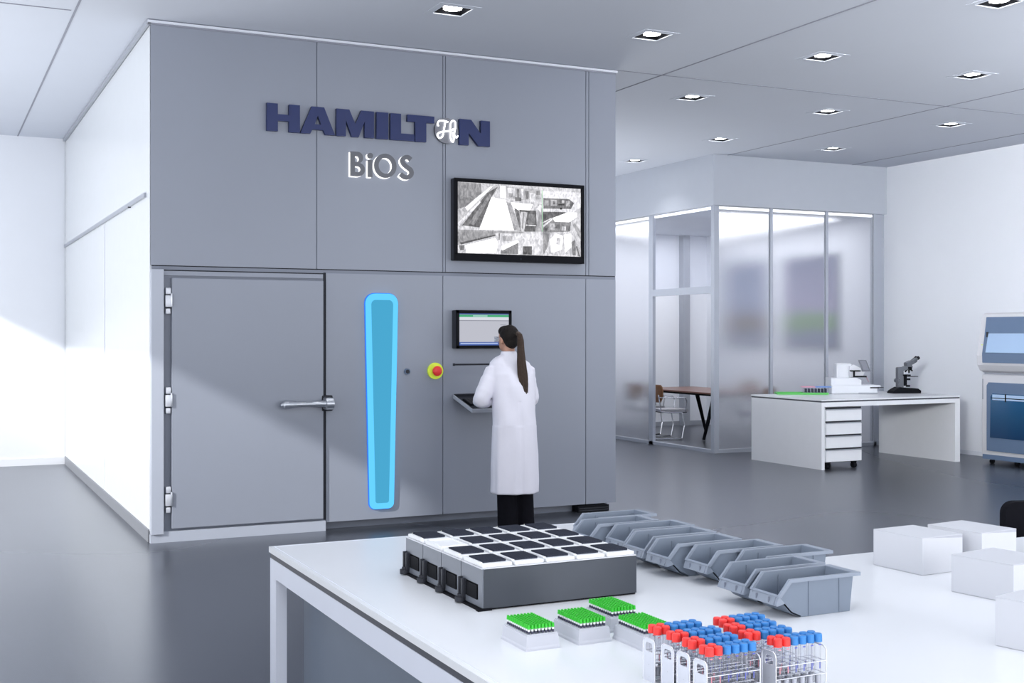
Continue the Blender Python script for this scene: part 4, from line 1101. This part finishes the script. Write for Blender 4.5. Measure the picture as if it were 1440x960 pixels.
picture(16.64, 17.92, 'left-hand framed picture with brown band behind the frosted glass', ((.22, .24, .32), (.14, .16, .25), (.27, .30, .42)), (.17, .13, .12))

# ------------------------------------------------------------------ lights
def area(name, loc, rot, sx, sy, power, col=(1, 1, 1), spread=None):
    l = bpy.data.lights.new(name, 'AREA'); l.shape = 'RECTANGLE'; l.size = sx; l.size_y = sy; l.energy = power; l.color = col
    if spread: l.spread = spread
    o = bpy.data.objects.new(name, l); COL.objects.link(o); o.location = loc; o.rotation_euler = rot; return o
def aim(o, d): o.rotation_euler = Vector(d).to_track_quat('-Z', 'Y').to_euler()
a = area('window_daylight', (-2.45, 12.2, 1.9), (0, R(-90), 0), 3.4, 8.2, 120, (.96, .98, 1.0)); aim(a, (1, 0, 0)); a.rotation_euler = (R(90), 0, R(-90))
a.data.size = 8.2; a.data.size_y = 3.4
sun = bpy.data.lights.new('sun', 'SUN'); sun.energy = 4.0; sun.angle = R(3); sun.color = (1, .99, .97)
sun.angle = R(1.3)
so = bpy.data.objects.new('sun', sun); COL.objects.link(so); aim(so, (1, .45, -.53)); so.location = (-6, 6, 8)
# unseen fill lamps added above, behind and to the right of the camera
a = area('overhead_fill', (1.6, 2.4, 4.05), (0, 0, 0), 4.5, 3.5, 72, (.95, .97, 1.0))  # added overhead fill for the near bench, no fitting modelled
a = area('rear_fill', (5.5, -3.8, 2.0), (R(90), 0, 0), 14, 3.6, 660, (.97, .98, 1.0));  # added fill behind the camera, brightens far walls and front faces
a = area('right_side_fill', (12.6, 4.6, 4.05), (0, 0, 0), .5, 4, 30, (.96, .98, 1.0)); aim(a, (-.3, .3, -1))  # added fill high on the right, out of view
for (x, y) in LIGHTS[:12]:
    l = bpy.data.lights.new('downlight_beam', 'SPOT'); l.energy = 60; l.spot_size = R(120); l.spot_blend = .9; l.shadow_soft_size = .07; l.color = (.98, .99, 1)
    o = bpy.data.objects.new('downlight_beam', l); COL.objects.link(o); o.location = (x, y, CZ-.003)
a = area('meeting_room_fill', (11.4, 16.3, GZ-.03), (0, 0, 0), 2.4, 3.6, 75, (.97, .98, 1.0))  # added fill to brighten the meeting room interior, no fitting modelled
a = area('left_front_fill', (-2.3, 2.6, 2.2), (0, 0, 0), 5.5, 3.0, 95, (.97, .98, 1)); aim(a, (1, .55, 0))  # added fill before the solid left wall, for surfaces facing left
a = area('left_far_fill', (-2.2, 3.0, 2.6), (0, 0, 0), 2.0, 1.2, 130, (.97, .98, 1), spread=R(40)); a.location = (-2.2, .5, 3.2); aim(a, (15, 9.8, .0))
a = area('ceiling_fill', (7.3, 15.6, .7), (R(180), 0, 0), 1.8, 4, 150, (.96, .98, 1))  # added fill hidden behind the cold store, lifts ceiling and bulkhead
a = area('ceiling_fill', (10.6, 3.6, .5), (R(180), 0, 0), 3.5, 5, 420, (.96, .98, 1))  # added fill out of view at right, aimed up at the ceiling
a = area('ceiling_fill', (-1.5, 9.5, .4), (R(180), 0, 0), 1.2, 9, 230, (.96, .98, 1))  # added fill out of view at left, brightens the ceiling there
w = bpy.data.worlds.new('world'); bpy.context.scene.world = w; w.use_nodes = True
w.node_tree.nodes['Background'].inputs[0].default_value = (.88, .92, 1.0, 1); w.node_tree.nodes['Background'].inputs[1].default_value = .55

# ------------------------------------------------------------------ camera
cam = bpy.data.cameras.new('camera'); co = bpy.data.objects.new('camera', cam); COL.objects.link(co)
co.location = (0, 0, 1.65); co.rotation_euler = (R(90), 0, -YAW)
cam.lens = 1705/1440*36; cam.sensor_width = 36; cam.shift_y = -10/1440; cam.clip_start = .05
sc = bpy.context.scene; sc.camera = co
sc.view_settings.view_transform = 'Standard'; sc.view_settings.look = 'None'; sc.view_settings.exposure = 0
sc.cycles.max_bounces = 10; sc.cycles.diffuse_bounces = 5; sc.cycles.glossy_bounces = 4; sc.cycles.transmission_bounces = 8; sc.cycles.transparent_max_bounces = 24
sc.cycles.caustics_reflective = False; sc.cycles.caustics_refractive = True; sc.cycles.use_denoising = True; sc.cycles.sample_clamp_indirect = 6
